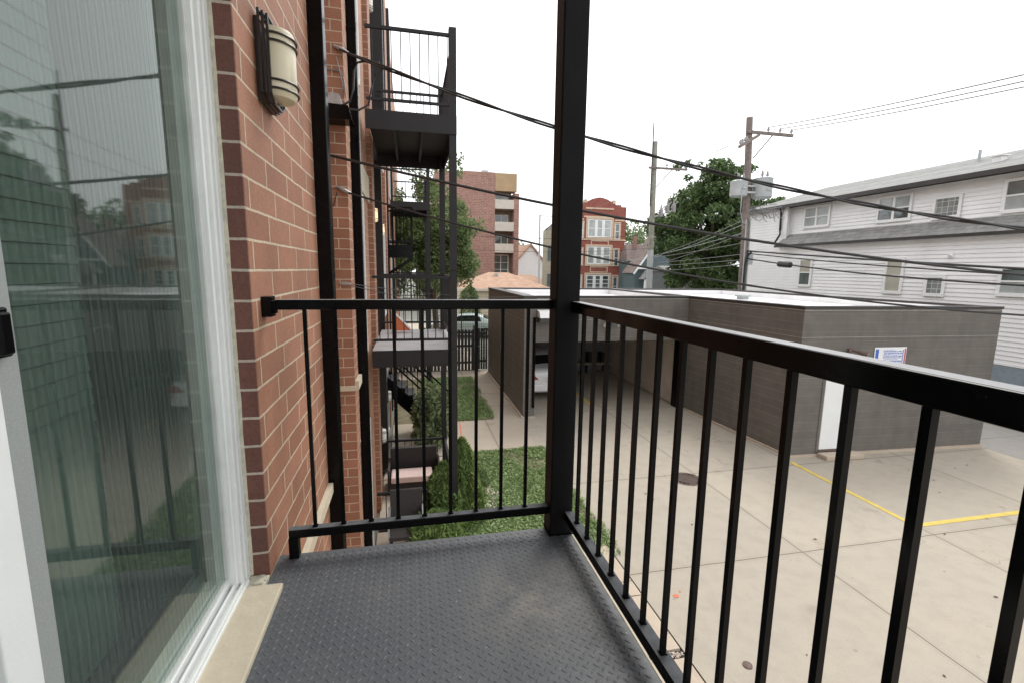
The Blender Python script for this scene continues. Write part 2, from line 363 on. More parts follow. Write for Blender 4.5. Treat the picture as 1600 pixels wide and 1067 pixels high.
def np_mesh(name, V, F, mat, parent=None, smooth=False):
    off = np.array(root_loc(parent)); V = np.asarray(V, np.float32)-off.astype(np.float32); F = np.asarray(F, np.int32); k = F.shape[1]
    me = bpy.data.meshes.new(name); me.vertices.add(len(V)); me.vertices.foreach_set('co', V.ravel())
    me.loops.add(F.size); me.loops.foreach_set('vertex_index', F.ravel()); me.polygons.add(len(F))
    me.polygons.foreach_set('loop_start', np.arange(0, F.size, k, dtype=np.int32)); me.polygons.foreach_set('loop_total', np.full(len(F), k, np.int32))
    if smooth: me.polygons.foreach_set('use_smooth', np.ones(len(F), bool))
    me.update(calc_edges=True); me.validate()
    o = bpy.data.objects.new(name, me); COL.objects.link(o); me.materials.append(M[mat] if isinstance(mat, str) else mat)
    if parent is not None: o.parent = parent
    return o
def struct(name, mb, mat, label=None):
    o = mb.build(name, mat); o['kind'] = 'structure'
    if label: o['label'] = label
    return o
def copy_tree(o, parent=None):
    c = o.copy(); COL.objects.link(c); c.parent = parent
    for ch in list(o.children): copy_tree(ch, c)
    return c

# ------------------------------------------------------------------ camera, light
cam = bpy.data.cameras.new('camera'); camo = bpy.data.objects.new('camera', cam); COL.objects.link(camo)
yaw, pit, rol = R_(12.28), R_(8.57), R_(.809)
F_ = Vector((math.sin(yaw)*math.cos(pit), math.cos(yaw)*math.cos(pit), -math.sin(pit)))
Rt = Vector((math.cos(yaw), -math.sin(yaw), 0)); Up = Rt.cross(F_)
R2 = Rt*math.cos(rol)+Up*math.sin(rol); U2 = Up*math.cos(rol)-Rt*math.sin(rol)
from mathutils import Matrix
camo.matrix_world = Matrix(((R2.x, U2.x, -F_.x, 0), (R2.y, U2.y, -F_.y, 0), (R2.z, U2.z, -F_.z, HC), (0, 0, 0, 1)))
cam.sensor_width = 36; cam.lens = 36*734.2/1600; cam.clip_start = .05; cam.clip_end = 2000
scene.camera = camo

w = bpy.data.worlds.new('World'); scene.world = w; w.use_nodes = True
nt = w.node_tree; bg = nt.nodes['Background']
sky = nd(nt, 'ShaderNodeTexSky'); sky.sky_type = 'NISHITA'; sky.sun_disc = False
SUN_EL, SUN_AZ = R_(52), R_(38)            # azimuth from +Y towards +X
sky.sun_elevation = SUN_EL; sky.sun_rotation = SUN_AZ; sky.dust_density = 4; sky.air_density = 1.5
hs = nd(nt, 'ShaderNodeHueSaturation'); hs.inputs['Saturation'].default_value = .22; nt.links.new(sky.outputs[0], hs.inputs['Color'])
tc = nd(nt, 'ShaderNodeTexCoord'); cl = noise_(nt, tc.outputs['Generated'], 2.2, 5, .5)
cloud = ramp_(nt, cl, [(.3, (.85, .865, .90)), (.7, (.985, .985, 1))])
cs = nd(nt, 'ShaderNodeVectorMath'); cs.operation = 'SCALE'; cs.inputs['Scale'].default_value = 12.5; nt.links.new(cloud, cs.inputs[0])
nt.links.new(mix_(nt, .82, hs.outputs[0], cs.outputs[0]), bg.inputs[0]); bg.inputs[1].default_value = .12
sun = bpy.data.lights.new('sun', 'SUN'); sun.energy = 1.1; sun.angle = R_(22); sun.color = (1, .965, .91)
so = bpy.data.objects.new('sun', sun); COL.objects.link(so)
sd = Vector((math.sin(SUN_AZ)*math.cos(SUN_EL), math.cos(SUN_AZ)*math.cos(SUN_EL), math.sin(SUN_EL)))
so.rotation_euler = (-sd).to_track_quat('-Z', 'Y').to_euler(); so.location = (20, 20, 60)
vs = scene.view_settings; vs.view_transform = 'Standard'; vs.look = 'None'; vs.exposure = .50; vs.gamma = 1
cy = scene.cycles; cy.max_bounces = 6; cy.diffuse_bounces = 3; cy.glossy_bounces = 3; cy.transparent_max_bounces = 10; cy.transmission_bounces = 4
cy.use_denoising = True; cy.sample_clamp_indirect = 6

# ================================================================== SETTING
g = MB().add([(-400, -400, -.03), (400, -400, -.03), (400, 600, -.03), (-400, 600, -.03)], [(0, 1, 2, 3)]); struct('ground', g, 'ground')
def sheet(name, x0, x1, y0, y1, z, mat): return struct(name, MB().add([(x0, y0, z), (x1, y0, z), (x1, y1, z), (x0, y1, z)], [(0, 1, 2, 3)]), mat)
sheet('parking_lot', 2.9385, 13.97, -12, 18.7, 0, 'lot')
sheet('rear_yard', -3, 2.9, 19.6, 37, .0, 'walk')
sheet('alley', 13.99, 18.9, -12, 90, -.012, 'alley')
# the garden path runs along the garage and crosses to the building; the strip of slabs edges the lot
pw = MB().add([(-.5, 10.32, .004), (2.94, 10.32, .004), (2.94, 12.74, .004), (-.5, 12.74, .004)], [(0, 1, 2, 3)])
pw.add([(2.26, 12.741, .004), (3.12, 12.741, .004), (3.12, 19.4, .004), (2.26, 19.4, .004)], [(0, 1, 2, 3)])
pw.add([(-.5, 18.1, .0035), (2.259, 18.1, .0035), (2.259, 19.4, .0035), (-.5, 19.4, .0035)], [(0, 1, 2, 3)])
struct('path', pw, 'walk')
sl = MB(); y = 6.68
for L, gp in ((1.58, .02), (1.02, .13), (1.55, .02), (1.2, .02), (1.6, .02), (1.6, .02)):
    sl.box(1.55, 2.905, y-L+gp, y, -.03, .022); y -= L
struct('pavement', sl, 'pads'); sheet('ground', 1.5, 2.9384, -4, 6.70, -.018, 'soil_dark')
sheet('patio_ground', -.58, .78, 3.0, 10.3, -.004, 'walk')
sheet('lawn', .785, 3.02, 6.69, 10.33, .004, 'soil'); sheet('lawn', .785, 1.54, 3.0, 6.689, .004, 'soil')
sheet('lawn', -.50, 2.26, 12.73, 18.12, .0, 'soil')
# yellow parking lines
rm = MB().add([(8.30, 5.78, .005), (8.40, 5.78, .005), (8.43, 8.56, .005), (8.33, 8.56, .005)], [(0, 1, 2, 3)])
rm.add([(8.401, 5.78, .005), (13.2, 5.80, .005), (13.2, 5.90, .005), (8.401, 5.88, .005)], [(0, 1, 2, 3)])
struct('road_marking', rm, 'yellow')
rm = MB().add([(5.55, 13.55, .005), (5.66, 13.55, .005), (5.66, 16.5, .005), (5.55, 16.5, .005)], [(0, 1, 2, 3)])
struct('road_marking', rm, 'yellow')
for q in ((3.30, 3.40, 4.99, 5.06), (3.43, 3.47, 5.08, 5.11)):
    m_ = MB(); n_ = 11; cx_, cy_ = (q[0]+q[1])/2, (q[2]+q[3])/2
    m_.add([(cx_+(q[1]-q[0])/2*rng.uniform(.6, 1.1)*math.cos(6.283*k/n_), cy_+(q[3]-q[2])/2*rng.uniform(.6, 1.1)*math.sin(6.283*k/n_), .005) for k in range(n_)], [tuple(range(n_))]); struct('road_marking', m_, 'orange')
struct('road_marking', MB().add([(1.12, 10.34, .009), (1.15, 10.34, .009), (1.31, 12.7, .009), (1.28, 12.7, .009)], [(0, 1, 2, 3)]), 'orange')
# expansion gap with gravel between apron slabs
def grass_patch(name, regions, n, h0, h1, label):
    V = []; F = []
    for (x0, x1, y0, y1, wgt) in regions:
        m = int(n*wgt); X = rng.uniform(x0, x1, m); Y = rng.uniform(y0, y1, m)
        e = rng.uniform(size=m) < .03; X[e] = x1+np.abs(rng.normal(0, .05, e.sum())); e = rng.uniform(size=m) < .03; Y[e] = y1+np.abs(rng.normal(0, .04, e.sum()))
        for i in range(m):
            d = noise.noise(Vector((X[i]*1.1, Y[i]*1.1, 0)))
            if d < -.22 and random.random() < .8: continue
            k = (1.25 if d > .15 else 1)*rng.uniform(h0, h1); a = rng.uniform(0, 6.28)
            if random.random() < .55:      # blade
                wd = .010; lx, ly = rng.normal(0, k*.45, 2)
                c, s_ = math.cos(a)*wd, math.sin(a)*wd; b = len(V)
                V += [(X[i]-c, Y[i]-s_, .0), (X[i]+c, Y[i]+s_, .0), (X[i]+lx, Y[i]+ly, k)]; F.append((b, b+1, b+2))
            else:                          # broad weed leaf lying nearly flat
                wd = rng.uniform(.014, .034); b = len(V); zz = k*rng.uniform(.25, .8); t = rng.normal(0, .35, 2)
                for q in range(3):
                    aa = a+q*2.1; V.append((X[i]+math.cos(aa)*wd, Y[i]+math.sin(aa)*wd, zz+wd*(math.cos(aa)*t[0]+math.sin(aa)*t[1])))
                F.append((b, b+1, b+2))
    o = np_mesh(name, V, F, 'grass'); return tag(o, label, 'grass', kind='stuff')
grass_patch('grass', [(.72, 3.0, 6.0, 10.34, 1)], 42000, .03, .075, 'weedy green lawn with clover beside the parking lot, nearer than the path')
grass_patch('grass', [(.3, 2.28, 12.74, 18.1, 1)], 26000, .03, .08, 'narrow strip of lawn beyond the path, beside the dark garage wall')
# floor drain, small caps
t = thing('drain_cover', 'round rusty drain cover set in the concrete parking lot', 'drain cover', (5.52, 8.2, 0))
rim = MB(); n = 40
for k in range(n):
    a0, a1 = 2*math.pi*k/n, 2*math.pi*(k+1)/n
    rim.add([(5.52+r*math.cos(a), 8.2+r*math.sin(a), .010) for a, r in ((a0, .27), (a1, .27), (a1, .31), (a0, .31))], [(0, 1, 2, 3)])
rim.build('rim', 'rust', t)
gr = MB()
for i in range(-4, 5):
    for j in range(-4, 5):
        x, y = i*.058, j*.058
        if math.hypot(x, y) < .245 and (i+j) % 2 == 0: gr.box(5.52+x-.030, 5.52+x+.030, 8.2+y-.016, 8.2+y+.016, .004, .011)
        elif math.hypot(x, y) < .245: gr.box(5.52+x-.016, 5.52+x+.016, 8.2+y-.0285, 8.2+y+.0285, .004, .0105)
gr.build('grate', 'rust', t)
pit_ = MB(); pit_.add([(5.52+.27*math.cos(2*math.pi*k/n), 8.2+.27*math.sin(2*math.pi*k/n), .003) for k in range(n)], [tuple(range(n))]); pit_.build('sump', 'black', t)
c_ = MB(); c_.tube([(3.51, 3.87, -.002), (3.51, 3.87, .012)], .05, 18)
tag(c_.build('clean_out_cap', 'rust'), 'tiny round iron clean-out cap in the concrete near the balcony', 'pipe cap')
# leaf litter specks on the concrete
def litter():
    m = MB()
    for _ in range(46):
        x, y = rng.uniform(3.2, 12.5), rng.uniform(2.5, 11); a = rng.uniform(0, 6.3); s = rng.uniform(.012, .035)
        m.add([(x+s*math.cos(a), y+s*math.sin(a), .006), (x+s*.5*math.cos(a+1.6), y+s*.5*math.sin(a+1.6), .012), (x-s*math.cos(a), y-s*math.sin(a), .006), (x+s*.5*math.cos(a-1.6), y+s*.5*math.sin(a-1.6), .010)], [(0, 1, 2, 3)])
    o = m.build('leaf_litter', 'bark'); tag(o, 'scattered dry leaf bits on the concrete parking lot', 'leaf litter', kind='stuff')
litter()
def pebbles(name, cx, cy, rx, ry, n, s0, s1, label):
    V = []; F = []
    for _ in range(n):
        a = rng.uniform(0, 6.3); r = math.sqrt(rng.uniform(0, 1)); x, y = cx+rx*r*math.cos(a), cy+ry*r*math.sin(a); s = rng.uniform(s0, s1); b = len(V); z = rng.uniform(.2, .8)*s
        for dx, dy, dz in ((1, 0, 0), (-1, 0, 0), (0, 1, 0), (0, -1, 0), (0, 0, 1), (0, 0, -1)):
            j = rng.uniform(.6, 1.2); V.append((x+dx*s*j, y+dy*s*j, z+dz*s*.7*j))
        for q in ((0, 2, 4), (2, 1, 4), (1, 3, 4), (3, 0, 4), (2, 0, 5), (1, 2, 5), (3, 1, 5), (0, 3, 5)): F.append(tuple(b+i for i in q))
    o = np_mesh(name, V, F, 'pebble'); return tag(o, label, 'gravel', kind='stuff')
pebbles('gravel', 1.33, 8.05, .28, .55, 420, .018, .045, 'patch of pale pebbles in the lawn beside the arborvitae')
pebbles('gravel', 2.45, 4.145, .46, .06, 420, .008, .018, 'narrow strip of gravel between two apron slabs')

# ================================================================== NEAR BRICK BUILDING
XW = -.5325
bld = thing('brick_apartment_building', 'red brick apartment building running away along the left side of the photo', 'building', (-1, 0, 0))
wl = MB()
wl.box(-.83, XW, 1.772, 3.02, -.02, 13)                      # wall right of the patio door
wl.box(-.83, XW, -9, 1.772, -.02, 3.0)                       # below the door
wl.box(-.83, XW, -9, 1.772, 5.42, 13)                        # above the door
wl.box(-.83, XW, -9, -1.6, 3.0, 5.42)
wl.build('wall', 'brick', bld)
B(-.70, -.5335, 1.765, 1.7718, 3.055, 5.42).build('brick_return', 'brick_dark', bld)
B(-3.0, -.8305, 3.02, 5.2, -.02, 13).build('recess_wall', 'brick_side', bld)
B(-3.0, -.60, 5.2, 5.52, -.02, 13).build('pier', 'brick_far', bld)
# long wall beyond, with its own piers and recesses
lw = MB(); lw.box(-3.0, -.635, 5.52, 30, -.02, 13); lw.build('wall', 'brick_side', bld)
pp = MB()
for y0, y1 in ((8.05, 8.55), (10.2, 10.9), (12.6, 13.2), (14.4, 15.2), (18.8, 19.4)): pp.box(-.634, -.56, y0, y1, -.02, 13)
pp.build('pier', 'brick_far', bld)
B(-.5312, -.50, 1.79, 3.0, 2.79, 2.85).build('band_course', 'lime', bld)
B(-.82, -.585, 5.16, 5.199, 2.90, 2.95).build('band_course', 'lime', bld)
B(-.599, -.56, 5.201, 5.55, 2.90, 3.0).build('band_course', 'lime', bld)
# stone sill in two stones, slight drip groove
si = MB()
si.box(-.60, -.470, -1.6, .35, 2.99, 3.068); si.box(-.60, -.470, .356, 1.700, 2.99, 3.068)
si.build('sill', 'lime', bld, bevel=.005)
mo = MB(); mo.box(-.60, -.5335, 1.7005, 1.7648, 3.0, 3.062)
for k in range(16): a = rng.uniform(0, 1); mo.box(-.60+.06*a-.012, -.60+.06*a+.008, 1.705+.05*rng.uniform(), 1.735+.03*rng.uniform(), 3.06, 3.064+.008*rng.uniform())
mo.build('mortar_bed', 'caulk', bld)
# dim room behind the glass
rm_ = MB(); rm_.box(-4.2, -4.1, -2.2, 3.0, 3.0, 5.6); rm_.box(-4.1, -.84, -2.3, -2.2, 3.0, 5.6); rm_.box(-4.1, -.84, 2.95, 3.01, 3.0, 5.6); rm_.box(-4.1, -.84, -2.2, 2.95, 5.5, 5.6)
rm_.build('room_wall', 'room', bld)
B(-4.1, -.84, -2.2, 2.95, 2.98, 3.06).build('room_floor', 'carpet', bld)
B(-1.05, -.7425, 1.70, 1.7710, 3.061, 5.45).build('inner_jamb', 'room', bld)
# downspouts
def downspout(y, x0, x1, w, label=None):
    m = MB(); m.box(x0, x1, y-w, y, .05, 12.8)
    for z in (1.6, 3.3, 6.7, 10): m.box(x0-.012, x1+.004, y-w-.004, y+.002, z, z+.03)
    return m.build('downspout', 'black', bld, bevel=.006)
downspout(3.12, -.57, -.452, .10)
downspout(5.74, -.61, -.515, .09)
B(-.512, -.506, 5.66, 5.70, 2.0, 12).build('conduit', 'steel', bld)
m = MB(); m.box(-.634, -.41, 9.60, 9.83, 6.2, 12.9); m.box(-.634, -.50, 9.62, 9.83, .05, 6.19); m.build('steel_column', 'black2', bld)
m = MB(); m.box(-.634, -.54, 17.9, 18.1, .05, 12.9); m.build('steel_column', 'black2', bld)
m = MB(); m.box(-.634, -.545, 13.9, 14.05, .05, 12.9); m.build('steel_column', 'black2', bld)
def side_door(y0, y1, z0, z1):
    fr = MB(); x = -.634
    for a in ((y0, y0+.07), (y1-.07, y1), ((y0+y1)/2-.03, (y0+y1)/2+.03)): fr.box(x, -.585, a[0], a[1], z0, z1)
    fr.box(x, -.59, y0+.071, y1-.071, z1-.07, z1); fr.box(x, -.59, y0+.071, y1-.071, z0, z0+.06)
    f = fr.build('patio_door', 'white_vinyl', bld)
    B(-.634, -.618, y0+.07, y1-.07, z0+.06, z1-.07).build('glass_pane', 'pane', f)
for z0 in (-.0, 3.06, 6.52):
    side_door(5.78, 6.78, z0, z0+2.1); side_door(11.0, 12.5, z0, z0+2.1); side_door(15.3, 17.1, z0, z0+2.1)
B(-.634, -.60, 5.8, 8.0, 5.22, 5.60).build('lintel', 'lime', bld)
# thin conduits and hook fixtures on the pier
m = MB(); m.tube([(-.83, 5.185, 6.12), (-.62, 5.185, 6.10), (-.60, 5.18, 6.02), (-.585, 5.19, 5.86)], .007, 6); m.build('conduit', 'cable_grey', bld)

# ---------------- patio door (jamb, track, fixed sash, glass) --------------
pd_ = MB()
Z0, Z1 = 3.062, 5.41
pd_.box(-.74, -.598, 1.728, 1.7640, Z0, Z1)          # outer jamb
pd_.box(-.74, -.606, 1.712, 1.7278, Z0+.02, Z1)
pd_.box(-.74, -.600, 1.692, 1.7118, Z0+.02, Z1)
pd_.box(-.74, -.612, 1.672, 1.6918, Z0+.02, Z1)
pd_.box(-.74, -.600, -1.6, 1.6718, Z1-.05, Z1)
patio = pd_.build('patio_door', 'white_vinyl', bld, bevel=.003)
tr = MB(); tr.box(-.74, -.590, -1.6, 1.7278, 3.056, 3.078); tr.box(-.603, -.594, -1.6, 1.69, 3.0785, 3.092); tr.box(-.624, -.615, -1.6, 1.69, 3.0785, 3.100); tr.box(-.74, -.634, -1.6, 1.6718, 3.0785, 3.112)
tr.build('track', 'white_vinyl', patio, bevel=.002)
ck = MB(); pts = [(-.596, 1.7645+.0006*math.sin(z*9), 3.07+z) for z in np.linspace(0, 2.33, 40)]; ck.tube(pts, [.009+.003*noise.noise(Vector((0, 0, p[2]*9))) for p in pts], 6); ck.build('caulk_line', 'caulk', patio)
ss = MB(); ss.box(-.700, -.637, -1.6, 1.6715, 3.1125, 3.128); ss.box(-.700, -.628, 1.660, 1.6715, 3.1285, Z1-.055); ss.build('sash', 'white_old', patio)
MB().box(-.648, -.643, -1.6, 1.6595, 3.1285, Z1-.055).build('glass_pane', 'glass', patio)
sc2 = MB(); sc2.add([(-.6330, -1.6, 3.1285), (-.6330, 1.6598, 3.1285), (-.6330, 1.6598, Z1-.055), (-.6330, -1.6, Z1-.055)], [(0, 1, 2, 3)]); sc2.build('insect_screen', 'screen', patio)
sg = MB(); sg.box(-.720, -.7005, -1.6, 1.6715, 3.113, 3.19); sg.box(-.720, -.7005, 1.61, 1.6715, 3.1905, Z1-.055); sg.build('inner_sash', 'room', patio)
# sliding screen door at the left
sc_ = thing('screen_door', 'sliding screen door with white stile and black handle at the left edge', 'screen door', (-.62, .85, 3.1))
ms = B(-.636, -.612, .842, .868, 3.1055, 5.34); ms.box(-.636, -.612, .780, .841, 3.1055, 5.34); st = MB()
B(-.636, -.612, .780, .846, 3.1055, 5.34).build('stile', 'white_vinyl', sc_, bevel=.003)
B(-.634, -.616, .8465, .890, 3.1055, 5.34).build('mesh_strip', 'mesh', sc_)
h = MB(); h.box(-.6115, -.604, .825, .868, 4.058, 4.134); h.box(-.6035, -.590, .83, .853, 4.064, 4.128)
h.build('handle', 'black', sc_, bevel=.004)
# blind inside
bl = thing('window_blind', 'grey green horizontal slat blind hanging inside behind the patio glass', 'blind', (-.86, .5, 5.3))
m = MB(); z = 3.12
while z < 5.3:
    m.add([(-.850, -1.5, z), (-.850, 1.46, z), (-.855, 1.46, z+.0445), (-.855, -1.5, z+.0445)], [(0, 1, 2, 3)]); z += .047
m.build('slat', 'blind', bl)
m = MB()
for y_ in (1.22, .55, -.2): m.tube([(-.8465, y_, 3.12), (-.8465, y_, 5.32)], .0018, 5)
m.build('cord', 'bronze', bl)
B(-.90, -.82, -1.55, 1.5, 5.33, 5.40).build('head_rail', 'blind', bl)

# ---------------- wall lamps --------------
def wall_lamp(x, y, z, label, shade='shade', s=1.0):
    t = thing('wall_lamp', label, 'wall lamp', (x, y, z), 'wall lamps on the brick building')
    m = MB(); hw, hh = .112*s, .15*s
    m.box(x, x+.016*s, y-hw*.8, y+hw*.8, z-hh, z+hh*.92); m.build('back_plate', 'bronze', t, bevel=.002)
    m = MB()
    for q, (dx, o_) in enumerate(((.022, 0), (.034, .010), (.046, .020))):
        xx = x+dx*s; a = hw-o_*s*.9; b = hh-o_*s*.4
        P = [(xx, y-a, z+b), (xx, y-a, z-b*.86), (xx, y-a+.04*s, z-b*1.02), (xx, y+a-.04*s, z-b*1.02), (xx, y+a, z-b*.86), (xx, y+a, z+b)]
        for i in range(5): m.bar(P[i], P[i+1], .0085*s)
        m.bar(P[5], P[0], .0085*s)
    m.build('trim_frame', 'bronze', t)
    m = MB(); n = 18; r = .080*s; V = []; x0 = x+.044*s
    prof = [(-.128, .55), (-.120, .86), (-.105, 1), (.105, 1), (.118, .93), (.124, .6)]
    for (dz, k) in prof:
        for i in range(n+1):
            a = -math.pi/2+math.pi*i/n; V.append((x0+r*k*math.cos(a)*.92, y+r*k*math.sin(a), z+dz*s))
    Fs = [(j*(n+1)+i, j*(n+1)+i+1, (j+1)*(n+1)+i+1, (j+1)*(n+1)+i) for j in range(len(prof)-1) for i in range(n)]
    Fs += [tuple(range(n, -1, -1)), tuple(range((len(prof)-1)*(n+1), len(prof)*(n+1)))]
    m.add(V, Fs); m.smooth = True; m.build('shade', shade, t)
    for dz in (-.098, -.068, .066, .092):
        k = MB(); k.tube([(x0+r*1.06*math.cos(a)*.92, y+r*1.06*math.sin(a), z+dz*s) for a in np.linspace(-math.pi/2, math.pi/2, 15)], .0042*s, 6)
        k.build('band', 'bronze', t)
    return t
wall_lamp(XW, 2.085, 4.955, 'cream half-cylinder wall lamp with dark bands beside the patio door, largest of all')
wall_lamp(-.634, 8.75, 5.12, 'lit yellow wall lamp on the brick wall, nearer of two side by side', 'shade_lit', .92)
wall_lamp(-.634, 10.98, 5.05, 'lit yellow wall lamp, smaller and farther of two side by side', 'shade_lit', .92)
wall_lamp(-.634, 8.8, 8.52, 'white wall lamp high up beside the upper black balcony', 'shade_white')
wall_lamp(-.60, 8.80, 1.10, 'white wall lamp low on the wall above the outdoor sofa, nearer of the low pair', 'shade_white')
wall_lamp(-.60, 11.40, 1.17, 'white wall lamp low on the wall by the black stairs, farther of the low pair', 'shade_white')

# ---------------- own balcony --------------
ob = thing('balcony', 'black steel balcony with checker plate deck and bar railing, photo taken from it', 'balcony', (0, 0, 3.05))
YF = 1.905
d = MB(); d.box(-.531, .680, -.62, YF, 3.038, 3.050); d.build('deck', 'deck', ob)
def tread():
    V = []; F = []; c = .0235
    ca, sa = math.cos(R_(45)), math.sin(R_(45))
    nmax = int(2.6/c)
    for i in range(-nmax, nmax):
        for j in range(-nmax, nmax):
            u, v = i*c, j*c
            x, y = .07+u*ca-v*sa, .7+u*sa+v*ca
            if not (-.515 < x < .668 and .55 < y < YF-.012): continue
            par = (i+j) % 2; L, W, H = .0122, .0037, .0021
            b = len(V)
            for (p, q, h) in ((-L, 0, 0), (-L*.3, -W, 0), (L*.3, -W, 0), (L, 0, 0), (L*.3, W, 0), (-L*.3, W, 0), (-L*.55, 0, H), (L*.55, 0, H)):
                if par: p, q = -q, p
                V.append((x+p*ca-q*sa, y+p*sa+q*ca, 3.0502+h))
            F += [(b, b+1, b+6, b+6), (b+1, b+2, b+7, b+6), (b+2, b+3, b+7, b+7), (b+3, b+4, b+7, b+7), (b+4, b+5, b+6, b+7), (b+5, b, b+6, b+6)]
    T = []
    for q in F:
        T.append(q[:3])
        if q[2] != q[3]: T.append((q[0], q[2], q[3]))
    return V, T
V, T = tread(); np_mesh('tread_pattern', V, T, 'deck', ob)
fr = MB(); fr.box(-.52, .678, YF-.07, YF-.004, 2.80, 3.0375); fr.box(.612, .676, -.6, YF-.075, 2.80, 3.0375); fr.build('frame', 'black2', ob)
B(.681, .687, -.6, 1.832, 3.044, 3.051).build('lit_gap_strip', 'lime', ob)  # pale strip painted as the lit gap between deck and side rail
po = MB(); po.box(.582, .684, 1.835, 1.935, 0, 6.2); po.build('post', 'matt_black', ob, bevel=.006)
B(.578, .688, 1.831, 1.939, 3.0505, 3.056).build('weld_plate', 'black', ob)
B(-.487, .5815, 1.878, 1.918, 4.043, 4.080).build('top_rail', 'black', ob, bevel=.003)
B(-.487, .5815, 1.866, 1.902, 3.138, 3.173).build('bottom_rail', 'black', ob, bevel=.003)
B(-.485, .580, 1.8675, 1.9005, 3.1732, 3.1735).build('grey_strip', 'rail_grey', ob); B(.6475, .6855, -.6, 1.834, 3.1582, 3.1585).build('grey_strip', 'rail_grey', ob)  # thin grey strip along the top of each bottom rail
B(-.489, -.452, 1.8665, 1.9015, 3.0505, 3.1375).build('rail_leg', 'black', ob, bevel=.002)
bk = MB(); bk.box(XW, -.500, 1.868, 1.930, 4.018, 4.092); bk.box(-.4995, -.4875, 1.886, 1.912, 4.030, 4.075)
bk.tube([(-.5, 1.876, 4.028), (-.493, 1.876, 4.028)], .006, 8); bk.tube([(-.5, 1.876, 4.084), (-.493, 1.876, 4.084)], .006, 8)
bk.build('wall_bracket', 'black', ob, bevel=.002)
B(.646, .687, -.6, 1.8345, 4.034, 4.077).build('top_rail', 'black', ob, bevel=.003)
B(.6495, .6840, -.6, 1.834, 4.0770, 4.0775).build('sheen_strip', 'rail_sheen', ob); B(-.486, .580, 1.8815, 1.9145, 4.0800, 4.0805).build('sheen_strip', 'rail_sheen', ob)  # sky sheen along the top rails, painted as pale strips
B(.646, .687, -.6, 1.8345, 3.120, 3.158).build('bottom_rail', 'black', ob, bevel=.003)
for i in range(9):
    x = -.389+.1084*i; b = MB(); b.box(x-.0066, x+.0066, 1.880, 1.8932, 3.1732, 4.0428); b.box(x-.010, x+.010, 1.877, 1.896, 3.1734, 3.178); b.build('baluster', 'black', ob)
for i in range(18):
    y = 1.735-.1152*i; b = MB(); b.box(.660, .6735, y-.0068, y+.0068, 3.1584, 4.0338); b.box(.657, .677, y-.010, y+.010, 3.1586, 3.163); b.build('baluster', 'black', ob)
m = MB(); m.tube([(.668, 1.65, 3.165), (.676, 1.63, 3.185), (.684, 1.60, 3.18), (.682, 1.575, 3.162)], .0015, 5); tag(m.build('wire_tie', 'cable'), 'thin loose wire tie curled on the bottom side rail', 'wire tie')
# the balcony straight above carries the same plate
ub = thing('balcony', 'black steel balcony directly overhead of the viewer, out of the photo', 'balcony', (0, 0, 6.5))
B(-.531, .68, -.62, YF, 6.42, 6.5).build('deck', 'black2', ub); fr = MB(); fr.box(-.53, .68, YF+.001, YF+.02, 6.2, 6.5); fr.box(.6805, .70, -.62, YF+.02, 6.2, 6.5); fr.build('fascia', 'black2', ub)

# ---------------- neighbour balconies --------------
def balcony(name, label, y0, y1, zd, zpost, deckmat_='iron', rail=1.03, step=.115, brown=False, group='black balconies along the brick building', x0=-.55, top=None):
    t = thing(name, label, 'balcony', (0, y0, zd), group); x1 = .685; zt = zd+rail
    B(x0, x1, y0+.021, y1-.021, zd-.03, zd).build('deck', deckmat_, t)
    f = MB(); f.box(x0, x1, y0, y0+.02, zd-.25, zd-.002); f.box(x0, x1, y1-.02, y1, zd-.25, zd-.002); f.box(x1-.02, x1-.001, y0+.021, y1-.021, zd-.25, zd-.031); f.build('fascia', 'black2', t)
    b = MB()
    for xx in (-.18, .22): b.box(xx-.02, xx+.02, y0+.022, y1-.022, zd-.16, zd-.031)
    b.build('joist', 'black2', t)
    for yy in (y0, y1):
        s = 1 if yy == y0 else -1
        B(.582, .684, min(yy+s*.0205, yy+s*.12), max(yy+s*.0205, yy+s*.12), zpost, zt+.08).build('post', 'black2', t)
        c = yy+s*.05
        B(x0+.02, .5815, c-.02, c+.02, zt-.04, zt).build('top_rail', 'black2', t)
        B(x0+.02, .5815, c-.018, c+.018, zd+.13, zd+.165).build('bottom_rail', 'black2', t)
        x = x0+.11
        while x < .56:
            B(x-.0065, x+.0065, c-.0065, c+.0065, zd+.165, zt-.04).build('baluster', 'black2', t); x += step
    B(.63, .67, y0+.121, y1-.121, zt-.04, zt).build('top_rail', 'black2', t)
    B(.632, .668, y0+.121, y1-.121, zd+.13, zd+.165).build('bottom_rail', 'black2', t)
    y = y0+.24
    while y < y1-.15:
        B(.6435, .6565, y-.0065, y+.0065, zd+.165, zt-.04).build('baluster', 'black2', t); y += step
    return t
balcony('balcony', 'upper black balcony seen from below against the sky', 7.0, 9.45, 6.33, 4.19, 'black2', rail=1.07, step=.125)
balcony('balcony', 'black balcony with grey deck at the level of the viewer, just beyond the front railing', 7.0, 9.45, 3.02, .85, 'greydeck', rail=1.08)
balcony('balcony', 'far upper black balcony small in front of the tree', 16.1, 18.5, 6.36, 4.16)
balcony('balcony', 'far black balcony with grey deck, mostly hidden behind the front railing', 16.1, 18.5, 3.05, 0, 'greydeck')
